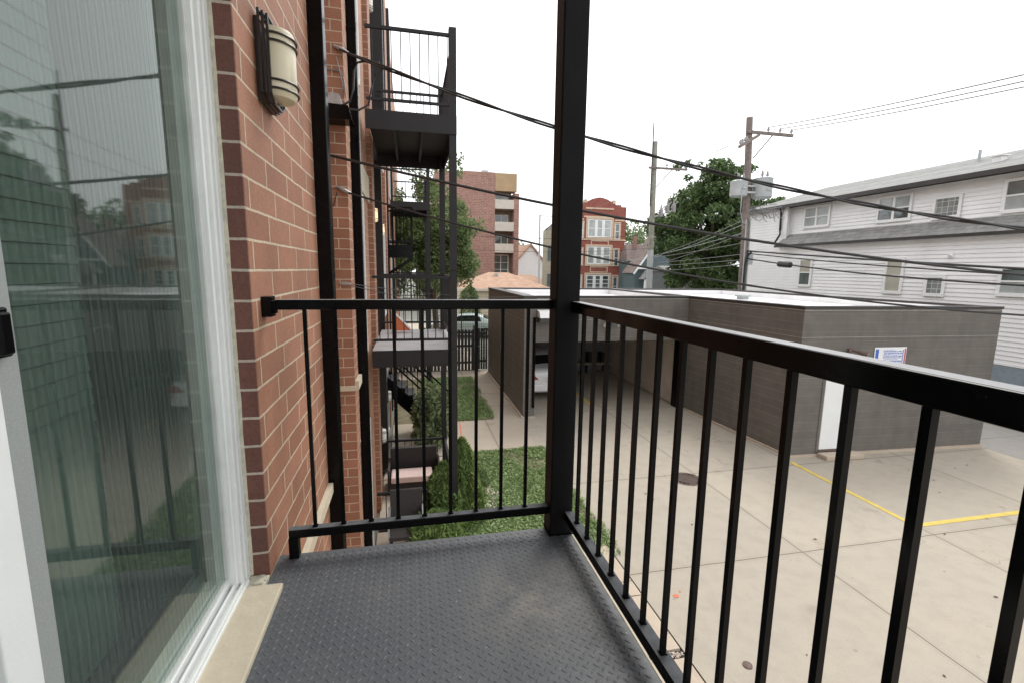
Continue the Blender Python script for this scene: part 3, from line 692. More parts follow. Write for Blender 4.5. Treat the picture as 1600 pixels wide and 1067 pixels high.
# ground floor patio rail
pr = thing('patio_railing', 'low black patio railing around the ground floor seating area', 'railing', (0, 7, 0))
for (a, b_) in (((-.55, 7.08), (.63, 7.08)), ((-.55, 9.38), (.63, 9.38)), ((.65, 7.1), (.65, 9.36))):
    m = MB(); m.bar((*a, .77), (*b_, .77), .04); m.build('top_rail', 'black2', pr)
    m = MB(); m.bar((*a, .16), (*b_, .16), .035); m.build('bottom_rail', 'black2', pr)
    L = math.hypot(b_[0]-a[0], b_[1]-a[1]); n = int(L/.125)
    for i in range(1, n):
        f = i/n; m = MB(); m.bar((a[0]+(b_[0]-a[0])*f, a[1]+(b_[1]-a[1])*f, .178), (a[0]+(b_[0]-a[0])*f, a[1]+(b_[1]-a[1])*f, .75), .013); m.build('baluster', 'black2', pr)
for yy in (7.08, 9.38): B(.60, .69, yy-.05, yy+.05, 0, .849).build('post', 'black2', pr)
# small bracketed landing
ld = thing('stair_landing', 'small black landing with diagonal brace jutting from the far brick wall', 'landing', (-.6, 13.3, 4.84))
B(-.60, .10, 13.3, 14.2, 4.50, 4.84).build('platform', 'black', ld)
for yy in (13.32, 14.18):
    m = MB(); m.bar((.08, yy, 4.49), (-.58, yy, 4.05), .07); m.build('brace', 'black', ld)
    m = MB(); m.bar((-.59, yy, 5.82), (.10, yy, 5.82), .045); m.build('top_rail', 'black', ld)
    m = MB(); m.bar((-.59, yy, 4.93), (.10, yy, 4.93), .04); m.build('bottom_rail', 'black', ld)
    for k in range(7): B(-.53+k*.095, -.517+k*.095, yy-.007, yy+.007, 4.95, 5.80).build('baluster', 'black', ld)
    B(.06, .10, yy-.02, yy+.02, 4.845, 5.795).build('post', 'black', ld)
m = MB(); m.bar((.08, 13.35, 5.82), (.08, 14.15, 5.82), .045); m.build('top_rail', 'black', ld)
m = MB(); m.bar((.08, 13.35, 4.93), (.08, 14.15, 4.93), .045); m.build('bottom_rail', 'black', ld)
# stairs
stt = thing('staircase', 'black steel stairs descending from the brick wall towards the path', 'stairs', (.4, 11.9, 0))
for yy in (11.55, 12.35):
    m = MB(); m.prism([(-.58, 1.62), (1.02, .02), (1.02, 0), (.60, 0), (-.58, 1.18)], yy-.02, yy+.02, 'y'); m.build('stringer', 'black', stt)
    for h in (.45, .9):
        m = MB(); m.bar((-.58, yy, 1.62+h), (.95, yy, .09+h), .038); m.build('handrail', 'black', stt)
    for k in range(12):
        x = -.5+k*.13; m = MB(); m.bar((x, yy, 1.62-(x+.58)), (x, yy, 2.50-(x+.58)), .013); m.build('baluster', 'black', stt)
for k in range(8):
    x = -.56+k*.195; m = MB(); m.box(x, x+.23, 11.571, 12.329, 1.48-k*.19, 1.51-k*.19); m.build('tread', 'iron', stt)

# ---------------- patio furniture & small things --------------
def px_seat():
    t = thing('outdoor_sofa', 'dark wicker outdoor sofa with pale pink seat cushion on the ground floor patio', 'sofa', (.02, 8.8, 0))
    B(-.43, .47, 8.55, 9.08, .04, .24).build('base', 'wicker', t, bevel=.01)
    B(-.41, .36, 8.53, 8.96, .2405, .36).build('seat_cushion', 'pink', t, bevel=.025)
    B(-.43, .47, 9.085, 9.20, .04, .72).build('backrest', 'wicker', t, bevel=.01)
    for x in (-.47, .475): B(x, x+.04, 8.55, 9.2, .04, .5).build('armrest', 'wicker', t, bevel=.008)
px_seat()
def patio_chair(x, y, label):
    t = thing('patio_chair', label, 'chair', (x, y, 0))
    m = MB(); m.box(x-.24, x+.24, y-.22, y+.22, .36, .42); m.build('seat', 'wicker', t, bevel=.01)
    m = MB(); m.prism([(y+.20, .421), (y+.25, .421), (y+.36, .88), (y+.31, .88)], x-.24, x+.24, 'x'); m.build('backrest', 'wicker', t)
    for dx in (-.22, .22):
        for dy in (-.2, .2): B(x+dx-.015, x+dx+.015, y+dy-.015, y+dy+.015, 0, .359).build('leg', 'black2', t)
        m = MB(); m.bar((x+dx*1.12, y-.2, .62), (x+dx*1.12, y+.25, .64), .035); m.bar((x+dx*1.12, y-.18, .0), (x+dx*1.12, y-.18, .60), .025); m.build('armrest', 'steel', t)
patio_chair(-.11, 6.62, 'dark patio chair with pale metal arms in front of the low railing')
m = thing('side_table', 'small white topped side table with bottles between the patio chair and the sofa', 'table', (.15, 7.45, 0))
B(-.02, .26, 7.3, 7.58, .30, .325).build('table_top', 'trim_white', m)
for dx in (0, .24):
    for dy in (7.32, 7.56): B(dx-.012, dx+.012, dy-.012, dy+.012, 0, .2999).build('leg', 'steel', m)
for k in range(3):
    c = MB(); c.tube([(.10+k*.05, 7.42, .326), (.10+k*.05, 7.42, .42), (.10+k*.05, 7.42, .44), (.10+k*.05, 7.42, .50)], [.016, .016, .007, .007], 8)
    tag(c.build('bottle', 'trim_white'), 'small pale bottle standing on the patio side table', 'bottle', 'bottles on the patio table')
oc = thing('folded_deck_chair', 'orange folded canvas chair with white stripe on the grey balcony deck', 'folded chair', (-.2, 8.9, 3.05))
m = MB(); m.prism([(-.34, 3.052), (.03, 3.052), (.0, 3.09), (-.30, 3.42), (-.34, 3.42)], 9.0, 9.06, 'y'); m.build('canvas', 'orange', oc)
m = MB(); m.bar((-.30, 8.995, 3.40), (.02, 8.995, 3.06), .03, .03); m.build('stripe', 'trim_white', oc)

# ---------------- plants --------------
def leaf_cloud(name, mat, parent, pts, size, flat=0.0, jitter=.5, up=0.0, slim=.45):
    """one small folded leaf (two triangles) at each point"""
    n = len(pts); P = np.asarray(pts); a = rng.normal(size=(n, 3)); a[:, 2] = a[:, 2]*(1-flat)+up; a /= np.linalg.norm(a, axis=1)[:, None]+1e-9
    r = rng.normal(size=(n, 3)); b = np.cross(a, r); b /= np.linalg.norm(b, axis=1)[:, None]+1e-9; c = np.cross(a, b)
    s = size*rng.uniform(1-jitter, 1+jitter, n)[:, None]
    V = np.empty((n, 4, 3)); V[:, 0] = P-a*s; V[:, 1] = P+b*s*slim+c*s*.12; V[:, 2] = P+a*s; V[:, 3] = P-b*s*slim+c*s*.12
    i = np.arange(n)[:, None]*4
    F = np.concatenate([i+np.array([[0, 1, 2]]), i+np.array([[0, 2, 3]])], 0)
    # keep both halves of one leaf in one island
    return np_mesh(name, V.reshape(-1, 3), F, mat, parent)
def clump_points(centres, radii, n):
    out = []
    for c, r in zip(centres, radii):
        k = max(8, int(n*r*r)); d = rng.normal(size=(k, 3)); d /= np.linalg.norm(d, axis=1)[:, None]
        rad = r*rng.uniform(.25, 1, k)**.45
        p = np.array(c)+d*rad[:, None]*np.array([1, 1, .72]); out.append(p)
    return np.concatenate(out)
def crown_clumps(c, rad, n, rr, hollow=.55, bottom=-1.0):
    cs, rs = [], []
    while len(cs) < n:
        d = rng.normal(size=3); d /= np.linalg.norm(d); f = rng.uniform(hollow, 1)
        if d[2] < bottom: continue
        p = np.array(c)+d*np.array(rad)*f*(1+.22*noise.noise(Vector(d*2.3)))
        cs.append(p); rs.append(rng.uniform(*rr))
    return cs, rs
def limbs(name, base, targets, r0, parent, mat='bark', fork=.45):
    m = MB(); base = Vector(base); top = Vector(np.mean(np.array([list(t) for t in targets]), 0)); fk = base.lerp(Vector((base.x+.2*(top.x-base.x), base.y+.2*(top.y-base.y), top.z)), fork)
    m.tube([base, base.lerp(fk, .5)+Vector((.06, .03, 0)), fk], [r0*1.25, r0, r0*.8], 9)
    for t in targets:
        t = Vector(list(t)); mid = fk.lerp(t, .5)+Vector((rng.normal(0, .2), rng.normal(0, .2), .25))
        m.tube([fk-Vector((0, 0, .1)), fk.lerp(mid, .5), mid, t], [r0*.55, r0*.45, r0*.3, r0*.08], 6, caps=False)
    return m.build(name, mat, parent)
# big maple behind the utility poles
tr_ = thing('maple_tree', 'large dense green tree behind the two utility poles', 'tree', (21.2, 30, 0))
cs, rs = crown_clumps((20.6, 30, 7.0), (4.1, 4.0, 4.2), 150, (.55, 1.05), .5)
c2, r2 = crown_clumps((25.3, 31.0, 7.6), (3.6, 3.0, 2.3), 60, (.5, .9), .5); cs += c2; rs += r2
for _ in range(26):
    a = rng.uniform(-3.6, 6.2); cs.append((21+a, 30+rng.uniform(-1.5, 1.5), 11.1-.10*a*a*.6+rng.uniform(-.6, .8) if a < 3 else 9.7-(a-3)*.35+rng.uniform(-.5, .7))); rs.append(rng.uniform(.22, .42))
leaf_cloud('crown', 'maple', tr_, clump_points(cs, rs, 430), .135)
limbs('trunk', (21.2, 30, 0), [cs[i] for i in range(0, 60, 4)], .32, tr_)
# locust between the balconies and the far block
tr_ = thing('locust_tree', 'feathery light green tree seen past the black balconies', 'tree', (1.3, 24.5, 0))
cs, rs = crown_clumps((.7, 24.5, 5.8), (2.3, 2.2, 3.3), 150, (.35, .8), .2)
c2, r2 = crown_clumps((2.5, 24.0, 5.3), (1.0, 1.2, 1.7), 44, (.35, .65), .2); cs += c2; rs += r2
c2, r2 = crown_clumps((1.9, 24.2, 9.2), (1.0, 1.0, .6), 9, (.25, .45), .3); cs += c2; rs += r2
leaf_cloud('crown', 'locust', tr_, clump_points(cs, rs, 520), .085)
limbs('trunk', (1.3, 24.5, 0), [cs[i] for i in range(0, 110, 7)], .16, tr_)
def shrub(name, label, cat, x, y, z, rx, rz, n, size, mat, conical=True, group=None, lean=0):
    t = thing(name, label, cat, (x, y, 0), group); P = []
    while len(P) < n:
        u = rng.uniform(0, 1)**.8; a = rng.uniform(0, 6.283)
        prof = (1-u**1.8)**.8*.92+.08 if conical else math.sin(math.pi*min(1, .12+u*.88))**.55
        bump_ = 1+.42*noise.noise(Vector((math.cos(a)*1.9+x, math.sin(a)*1.9, u*3.2)))+.28*noise.noise(Vector((math.cos(a)*5+x, math.sin(a)*5, u*11)))
        r = rx*prof*bump_*rng.uniform(.25, 1)**.35
        P.append((x+r*math.cos(a)+lean*u, y+r*math.sin(a), z+rz*u+rng.normal(0, .015)))
    leaf_cloud('foliage', mat, t, P, size*(1.35 if mat == 'cedar' else 1), .1, .5, 1.3 if mat == 'cedar' else 0, .26 if mat == 'cedar' else .45)
    m = MB(); m.tube([(x, y, 0), (x, y, z+rz*.6)], [.05, .015], 7); m.build('stem', 'bark', t)
    return t
shrub('arborvitae', 'fuller arborvitae with golden green sprays beside the lawn', 'shrub', .84, 7.42, 0, .34, 1.45, 17000, .028, 'cedar', lean=-.05, group='arborvitae under the balcony')
shrub('arborvitae', 'darker arborvitae in front, hard against the patio railing', 'shrub', .47, 7.25, 0, .38, 1.12, 15000, .028, 'cedar', group='arborvitae under the balcony')
shrub('arborvitae', 'lowest spreading arborvitae right below the balcony deck', 'shrub', .33, 6.55, 0, .42, .66, 9000, .028, 'cedar', conical=False, group='arborvitae under the balcony')
shrub('yew_bush', 'feathery green bush standing below the black stairs', 'shrub', .42, 10.9, 0, .42, 1.55, 6500, .05, 'yew', conical=False)
shrub('flowering_bush', 'small low bush with pale tips beside the pebbles', 'shrub', 1.22, 8.55, 0, .22, .42, 2200, .022, 'locust', conical=False)
shrub('ivy_bush', 'leafy grey green bush beyond the black fence', 'shrub', 4.15, 33.5, 0, .75, 3.1, 5200, .07, 'locust', conical=False)

# ---------------- fence and gate --------------
fe = thing('board_fence', 'black board fence closing off the path behind the garage', 'fence', (1.2, 19.45, 0))
m = MB(); x = -.5
while x < 2.55: m.box(x, x+.106, 19.45, 19.472, .03, 1.72+.01*math.sin(x*7)); x += .142
m.build('boards', 'fence', fe)
for z in (.3, 1.0, 1.55): B(-.5, 2.56, 19.473, 19.51, z, z+.09).build('rail', 'fence', fe)
for x in (-.5, .5, 1.5): B(x, x+.1, 19.511, 19.60, 0, 1.8).build('post', 'fence', fe)
gt = thing('board_gate', 'black board gate with a steel latch, beside the garage wall', 'gate', (2.8, 19.45, 0))
B(2.57, 2.66, 19.44, 19.53, 0, 1.9).build('gate_post', 'fence', gt)
m = MB(); x = 2.67
while x < 3.1: m.box(x, x+.080, 19.45, 19.472, .05, 1.78); x += .104
m.build('boards', 'fence', gt)
for z in (.35, 1.5): B(2.67, 3.1, 19.473, 19.505, z, z+.09).build('rail', 'fence', gt)
m = MB(); m.box(2.70, 2.82, 19.425, 19.449, 1.02, 1.05); m.build('latch', 'steel', gt)
# wire mesh above the fence
wf = thing('wire_fence', 'thin green wire fence behind the black board fence', 'fence', (1.5, 22.5, 0))
m = MB(); x = .4
while x < 4.4: m.bar((x, 22.5, .02), (x, 22.5, 2.3), .010); x += .11
for z in np.arange(.2, 2.35, .14): m.bar((.4, 22.5, z), (4.4, 22.5, z), .008)
m.build('wire_panel', 'iron', wf)
for x in (.4, 2.4, 4.4): m = MB(); m.tube([(x, 22.53, 0), (x, 22.53, 2.36)], .03, 8); m.build('post', 'iron', wf)

# ---------------- cars --------------
def car(name, label, mat, x, y, ang, cut=None):
    """saloon, tail towards -Y before turning; built by lofting rounded cross-sections"""
    t = thing(name, label, 'car', (x, y, 0)); L = 4.55; HWD = .885
    # station: y, half width, z bottom, z belt, z top, roof half width (top == belt -> no cabin)
    S = [(0.00, .70, .42, .86, .90, .60), (.06, .82, .28, .93, 1.03, .70), (.22, .865, .24, .96, 1.08, .74), (.62, .885, .22, .965, 1.11, .72), (1.05, .885, .20, .97, 1.34, .60),
         (1.5, .885, .20, .965, 1.44, .57), (2.2, .885, .20, .955, 1.455, .57), (2.75, .885, .20, .95, 1.37, .58), (3.25, .88, .20, .94, 1.05, .70), (3.6, .875, .21, .90, .99, .72), (4.2, .84, .24, .80, .88, .68), (4.45, .74, .30, .66, .74, .58), (4.55, .6, .38, .56, .60, .5)]
    def ring(s):
        y_, hw, zb, zl, zt, rw = s
        half = [(0, zb), (hw*.82, zb), (hw*.97, zb+.10), (hw, zb+(zl-zb)*.5), (hw*.985, zl-.05), (hw*.93, zl), (rw*1.06, zl+(zt-zl)*.62), (rw*.88, zt-.012), (rw*.5, zt), (0, zt+.006)]
        return [(a, y_, z) for a, z in half]+[(-a, y_, z) for a, z in half[-2:0:-1]]
    m = MB(); rings = [ring(s) for s in S]; n = len(rings[0]); V = [v for r in rings for v in r]
    Fc = [(i*n+k, i*n+(k+1) % n, (i+1)*n+(k+1) % n, (i+1)*n+k) for i in range(len(S)-1) for k in range(n)]+[tuple(range(n-1, -1, -1)), tuple(range((len(S)-1)*n, len(S)*n))]
    ca, sa = math.cos(ang), math.sin(ang)
    W = lambda p: (x+p[0]*ca-p[1]*sa, y+p[0]*sa+p[1]*ca, p[2])
    def put(mb, nm, mt, par, **k):
        mb.v = [W(p) for p in mb.v]; return mb.build(nm, mt, par, **k)
    m.add(V, Fc); m.smooth = True; body = put(m, 'body', mat, t)
    sb = body.modifiers.new('sub', 'SUBSURF'); sb.levels = 1; sb.render_levels = 2
    for i_, md in enumerate(list(body.modifiers)):
        if md.type == 'EDGE_SPLIT': body.modifiers.remove(md)
    g = MB(); g.add([(-.66, .545, 1.115), (.66, .545, 1.115), (.56, 1.02, 1.355), (-.56, 1.02, 1.355)], [(0, 1, 2, 3)]); g.add([(-.66, .56, 1.10), (.66, .56, 1.10), (.56, 1.03, 1.33), (-.56, 1.03, 1.33)], [(3, 2, 1, 0)]); put(g, 'rear_window', 'carglass', t)
    for s in (-1, 1):
        g = MB(); P = [(s*.80, 1.15, 1.03), (s*.79, 3.0, 1.02), (s*.665, 2.55, 1.33), (s*.645, 1.55, 1.375), (s*.68, 1.22, 1.27)]
        g.add(P+[(p[0]-s*.03, p[1], p[2]-.01) for p in P], [(0, 1, 2, 3, 4), (9, 8, 7, 6, 5)]+[(i, (i+1) % 5, (i+1) % 5+5, i+5) for i in range(5)]); put(g, 'side_window', 'carglass', t)
        l = MB(); P = [(s*.885, .20, .90), (s*.86, .03, .92), (s*.62, -.025, .90), (s*.44, -.035, .745), (s*.62, -.03, .72), (s*.85, .01, .74), (s*.895, .24, .79)]
        k = len(P); l.add(P+[(p[0]*.95, p[1]+.08, p[2]) for p in P], [tuple(range(k)), tuple(range(2*k-1, k-1, -1))]+[(i, (i+1) % k, (i+1) % k+k, i+k) for i in range(k)]); put(l, 'tail_light', 'red', t)
        for yy in (.86, 3.6):
            w_ = MB(); w_.tube([(s*.70, yy, .315), (s*.895, yy, .315)], .315, 24); wh = put(w_, 'wheel', 'rubber', t)
            r_ = MB(); r_.tube([(s*.8955, yy, .315), (s*.902, yy, .315)], .20, 18); put(r_, 'rim', 'steel', wh)
    b = MB(); b.box(-.80, .80, -.055, .10, .34, .60); put(b, 'bumper', mat, t, bevel=.05)
    p = MB(); p.box(-.16, .16, -.047, -.03, .66, .78); put(p, 'number_plate', 'signwhite', t)
    return t
car('parked_car', 'white saloon car parked nose-in inside the open carport', 'carwhite', 4.46, 14.35, 0)
car('parked_car', 'pale green car parked beyond the fences, partly hidden', 'cargreen', 5.6, 29.5, R_(78))

# ---------------- garage --------------
def skew(v):
    """the closed block is not quite square to the carport"""
    out = []
    for x, y, z in v:
        if x > 8.0 and y < 13.05:
            k = (13.05-max(y, 8.4))/4.23; f = (x-8.3)/5.62
            out.append((x+k*(.27*(1-f)+.07*f), y-k*.23*min(1, max(0, f)), z))
        else: out.append((x, y, z))
    return out
_build = MB.build
def build_skewed(self, *a, **k):
    self.v = skew(self.v); return _build(self, *a, **k)
MB.build = build_skewed
ga = thing('garage', 'dark grey brown block garage with flat white roof and open carport', 'garage', (3.13, 12.77, 0))
ZT = 3.44
gw = MB()
gw.box(3.13, 3.47, 12.77, 19.0, 0, ZT)                       # wall by the path
gw.box(3.471, 8.299, 12.88, 13.08, 2.17, ZT)                 # beam over the carport
gw.box(8.30, 8.52, 8.82, 13.05, 0, ZT); gw.box(8.30, 8.52, 13.0501, 19.0, 0, ZT)                        # side of the closed block
gw.box(8.521, 13.699, 8.82, 9.02, 0, ZT)
gw.box(13.70, 13.92, 8.82, 13.05, 0, ZT); gw.box(13.70, 13.92, 13.0501, 19.0, 0, ZT)
gw.box(3.471, 8.299, 18.8, 19.0, 0, ZT); gw.box(8.521, 13.699, 18.8, 19.0, 0, ZT)
gw.build('wall', 'cmu', ga)
B(8.26, 8.2995, 13.30, 18.7, .02, 2.9).build('inner_wall', 'cmu_in', ga)
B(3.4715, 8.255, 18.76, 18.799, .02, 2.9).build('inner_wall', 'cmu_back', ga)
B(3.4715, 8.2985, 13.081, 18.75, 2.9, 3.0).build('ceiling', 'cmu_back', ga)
cp = MB()
cp.box(3.11, 3.49, 12.75, 19.02, ZT, 3.50); cp.box(3.491, 8.279, 12.86, 13.10, ZT, 3.50); cp.box(8.28, 8.54, 8.80, 13.05, ZT, 3.50); cp.box(8.28, 8.54, 13.0501, 19.02, ZT, 3.50)
cp.box(8.541, 13.679, 8.80, 9.04, ZT, 3.50); cp.box(13.68, 13.94, 8.80, 13.05, ZT, 3.50); cp.box(13.68, 13.94, 13.0501, 19.02, ZT, 3.50); cp.box(3.491, 8.279, 18.78, 19.02, ZT, 3.50); cp.box(8.541, 13.679, 18.78, 19.02, ZT, 3.50)
cp.build('coping', 'coping', ga)
dr = MB(); dr.box(3.471, 8.299, 12.872, 12.8795, 3.405, 3.4185); dr.box(8.292, 8.2995, 8.82, 12.85, 3.405, 3.4185); dr.box(8.30, 13.92, 8.812, 8.8195, 3.405, 3.4185)
dr.box(8.30, 13.92, 8.8155, 8.8195, 2.80, 2.808); dr.box(8.2965, 8.2995, 8.82, 12.85, 2.80, 2.807); dr.box(3.1265, 3.1295, 12.8, 19, 2.80, 2.807); dr.box(3.5, 8.29, 12.8755, 12.8795, 2.80, 2.806)
dr.build('sealant_line', 'drip', ga)
ro = MB(); ro.box(3.4715, 8.2985, 13.0815, 18.7985, 3.02, 3.26); ro.box(8.5215, 13.6985, 9.0215, 13.05, 3.02, 3.26); ro.box(8.5215, 13.6985, 13.0501, 18.7985, 3.02, 3.26); ro.build('roof', 'membrane', ga)
up = MB(); up.box(3.4715, 8.2985, 18.78, 18.7995, 3.261, 3.4395); up.box(8.5215, 13.6985, 18.78, 18.7995, 3.261, 3.4395); up.box(13.68, 13.6995, 9.05, 13.05, 3.261, 3.4395); up.box(8.5215, 8.54, 9.05, 13.05, 3.261, 3.4395); up.box(13.68, 13.6995, 13.0501, 18.77, 3.261, 3.4395); up.box(8.5215, 8.54, 13.0501, 18.77, 3.261, 3.4395); up.box(8.28, 8.2985, 13.1, 18.77, 3.261, 3.4395)
up.build('roof_upstand', 'membrane', ga)
for q in ((8.25, 8.2995, 8.765, 12.85, 0, .045), (8.30, 13.9, 8.765, 8.8195, 0, .05), (3.07, 3.1295, 12.72, 19.0, 0, .05), (3.13, 3.50, 12.70, 12.7695, 0, .03)): B(*q).build('footing', 'pads', ga)
dt = B(9.06, 9.94, 8.795, 8.8195, .16, 2.08); dr_ = dt.build('door', 'doorwhite', ga, bevel=.003)
m = MB(); m.tube([(9.84, 8.79, 1.1), (9.84, 8.75, 1.1), (9.76, 8.75, 1.1)], .012, 8); m.build('handle', 'steel', dr_)
m = MB(); m.box(8.99, 9.052, 8.805, 8.8195, .10, 2.15); m.box(9.948, 10.01, 8.805, 8.8195, .10, 2.15); m.box(9.0525, 9.9475, 8.805, 8.8195, 2.09, 2.15); m.build('door_frame', 'cmu', ga)
B(8.99, 10.03, 8.50, 8.764, .0, .10).build('door_step', 'pads', ga, bevel=.01)
B(9.055, 9.945, 8.79, 8.8195, .10, .155).build('threshold', 'rust', ga)
B(8.13, 8.255, 12.98, 13.24, 0, 2.165).build('steel_post', 'black', ga)
m = MB(); m.tube([(3.42, 12.735, .30), (3.42, 12.735, 2.9)], .04, 8); m.build('downspout', 'black', ga)
vb = thing('roof_vent', 'small pale box vent standing on the white garage roof', 'vent', (12.0, 15.2, 3.26))
B(11.86, 12.14, 15.05, 15.35, 3.261, 3.36).build('base', 'tank', vb, bevel=.01); B(11.80, 12.20, 15.0, 15.4, 3.361, 3.42).build('hood', 'tank', vb, bevel=.01)
# wall lights and floodlights on the garage
wp = thing('wall_light', 'boxy grey wall light with bright top over the carport entrance', 'wall light', (3.7, 12.86, 2.9))
m = MB(); m.prism([(12.8795, 2.74), (12.56, 2.78), (12.50, 2.90), (12.8795, 2.90)], 3.53, 3.93, 'x'); m.build('housing', 'darkgrey', wp)
m = MB(); m.prism([(12.8795, 2.901), (12.495, 2.901), (12.58, 3.06), (12.8795, 3.10)], 3.515, 3.945, 'x'); m.build('cover', 'trim_white', wp)
def flood(x, y, z, label, mat):
    t = thing('floodlight', label, 'floodlight', (x, y, z), 'twin floodlights on the garage')
    B(x-.06, x+.06, y-.04, y, z-.05, z+.05).build('base', mat, t, bevel=.006)
    for s in (-1, 1):
        m = MB(); m.tube([(x+s*.04, y-.04, z), (x+s*.10, y-.10, z-.01), (x+s*.16, y-.17, z-.04), (x+s*.21, y-.25, z-.075)], [.018, .03, .05, .072], 12); hd = m.build('lamp_head', mat, t)
        m = MB(); m.tube([(x+s*.2105, y-.2508, z-.0755), (x+s*.2125, y-.254, z-.077)], .066, 12); m.build('lens', 'pane_light', hd)
flood(5.72, 12.879, 2.74, 'silver twin floodlight on the beam over the carport', 'steel')
flood(9.62, 8.819, 2.50, 'dark twin floodlight above the white door', 'rust')
# parking notice
sg = thing('parking_sign', 'white notice board with blue print and a red right edge on the garage wall', 'sign', (10.760, 8.8, 2.3))
B(10.310, 11.210, 8.800, 8.812, 2.02, 2.56).build('board', 'signwhite', sg, bevel=.002)
m = MB(); m.box(10.335, 10.420, 8.797, 8.7999, 2.07, 2.52); m.build('blue_bar', 'signblue', sg)
m = MB(); m.box(11.155, 11.195, 8.797, 8.7999, 2.05, 2.53); m.build('red_bar', 'signred', sg)
zz = 2.505
for hgt, a, b in ((.010, .22, .66), (.028, .16, .92), (.034, .20, .98), (.012, .15, .9), (.034, .18, .97), (.012, .2, .9), (.012, .2, .8), (.040, .45, .97), (.030, .40, .97), (.014, .2, .9)):
    B(10.430+a*.70, 10.430+b*.70, 8.7975, 8.7999, zz-hgt, zz).build('text_line', 'signprint', sg); zz -= hgt+.016
B(11.100, 11.130, 8.7975, 8.7999, 2.08, 2.50).build('text_line', 'signprint', sg)
MB.build = _build
# things at the back of the carport
bx = thing('storage_box', 'dark box standing on a low bench at the back of the carport', 'box', (7.4, 18.3, 0))
B(7.25, 7.62, 18.2, 18.55, .4605, .80).build('body', 'black2', bx, bevel=.01); B(7.24, 7.63, 18.19, 18.56, .801, .84).build('lid', 'black2', bx)
bx = thing('storage_box', 'narrow dark box beside the other on the carport bench', 'box', (7.9, 18.3, 0))
B(7.82, 7.96, 18.2, 18.5, .4605, .82).build('body', 'black2', bx, bevel=.01); B(7.81, 7.97, 18.19, 18.51, .821, .85).build('lid', 'black2', bx)
be = thing('low_bench', 'low olive bench along the back wall of the carport', 'bench', (7.4, 18.35, 0))
B(6.3, 8.2, 18.0, 18.7, .39, .46).build('top', 'tanbrick', be)
for x in (6.4, 7.2, 8.1): B(x-.04, x+.04, 18.05, 18.65, 0, .3899).build('leg', 'darkgrey', be)

# ---------------- white clapboard house --------------
ho = thing('clapboard_house', 'long white clapboard house with grey roofs across the alley', 'house', (19.5, 14, 0))
def laps(x, y0, y1, z0, z1, step=.15, lip=.028):
    m = MB(); z = z0
    while z < z1-.01:
        zz = min(z+step, z1); m.add([(x-lip, y0, z), (x-lip, y1, z), (x, y1, zz), (x, y0, zz)], [(0, 1, 2, 3)]); m.add([(x, y0, z), (x, y1, z), (x-lip, y1, z), (x-lip, y0, z)], [(0, 1, 2, 3)]); z = zz
    return m
YN, YC, YE = 3.0, 21.6, 24.6
m = laps(19.0, YN, YC, 1.40, 5.68); q = laps(19.5, YN, YC, 6.10, 7.62); m.add(q.v, q.f); q = laps(19.25, YC+.001, YE, .3, 7.62); m.add(q.v, q.f)
m.box(19.02, 27, YN, YC, .0, 5.64); m.box(19.52, 27, YN, YC, 5.64, 7.6); m.box(19.27, 27, YC, YE, 0, 7.6)
m.build('wall', 'siding', ho)
B(18.985, 19.019, YN, YC, 0, 1.398).build('foundation', 'found', ho)
m = MB(); m.box(19.205, 19.249, YC-.12, YC+.10, .3, 7.75); m.box(18.97, 18.984, YN, YC, 1.36, 1.42); m.build('corner_board', 'trim_white', ho)
# skirt roof and main hip roof
m = MB(); m.prism([(18.72, 5.60), (18.74, 5.68), (19.515, 6.24), (19.515, 6.12), (19.0, 5.66)], YN, YC+.05, 'y'); m.build('skirt_roof', 'shingle', ho)
B(18.69, 18.719, YN, YC+.05, 5.56, 5.68).build('gutter', 'coping', ho)
B(18.72, 18.965, YN, YC+.04, 5.57, 5.598).build('soffit', 'siding', ho)
m = MB(); zr = 9.05; xr = 23.0
m.add([(18.95, YN, 7.72), (18.95, YE+.4, 7.72), (xr, YE-1.5, zr), (xr, YN, zr), (27.2, YN, 7.72), (27.2, YE+.4, 7.72)], [(0, 1, 2, 3), (1, 5, 2), (5, 4, 3, 2), (0, 3, 4), (0, 4, 5, 1)])
m.build('roof', 'shingle', ho)
B(18.90, 18.949, YN, YE+.45, 7.58, 7.73).build('gutter', 'coping', ho); B(18.95, 19.6, YN, YE+.3, 7.625, 7.71).build('soffit', 'coping', ho)
m = MB(); m.tube([(18.95, YC+.35, 7.72), (19.15, YC+.30, 7.5), (19.17, YC+.28, 6.5), (19.05, YC+.12, 6.25), (18.9, YC+.12, 6.0), (18.86, YC+.2, 5.85)], .05, 8); m.build('downspout', 'black2', ho)
def win_x(par, x, y0, y1, z0, z1, kind='pane', double=True, cols=1, fw=.10):
    """window on a wall that faces -X"""
    f = MB(); o = x-.045
    f.box(o, x, y0-fw, y0, z0-fw, z1+fw); f.box(o, x, y1, y1+fw, z0-fw, z1+fw); f.box(o, x, y0, y1, z1, z1+fw); f.box(o-.02, x, y0-fw*.99, y1+fw*.99, z0-fw*1.2, z0)
    wd = (y1-y0)/cols
    for c in range(1, cols): f.box(o, x, y0+wd*c-.05, y0+wd*c+.05, z0, z1)
    if double: f.box(o+.012, x, y0, y1, (z0+z1)/2-.025, (z0+z1)/2+.025)
    wn = f.build('window', 'trim_white', par)
    for c in range(cols):
        a, b = y0+wd*c+(.05 if c else 0), y0+wd*(c+1)-(.05 if c < cols-1 else 0)
        if double:
            k0, k1 = (kind if isinstance(kind, tuple) else (kind, kind))
            B(x-.02, x-.004, a, b, (z0+z1)/2+.025, z1).build('pane', k1, wn); B(x-.014, x-.004, a, b, z0, (z0+z1)/2-.025).build('pane', k0, wn)
        else: B(x-.02, x-.004, a, b, z0, z1).build('pane', kind, wn)
win_x(ho, 19.468, 19.25, 20.6, 6.58, 7.42, 'pane_light', True, 2)
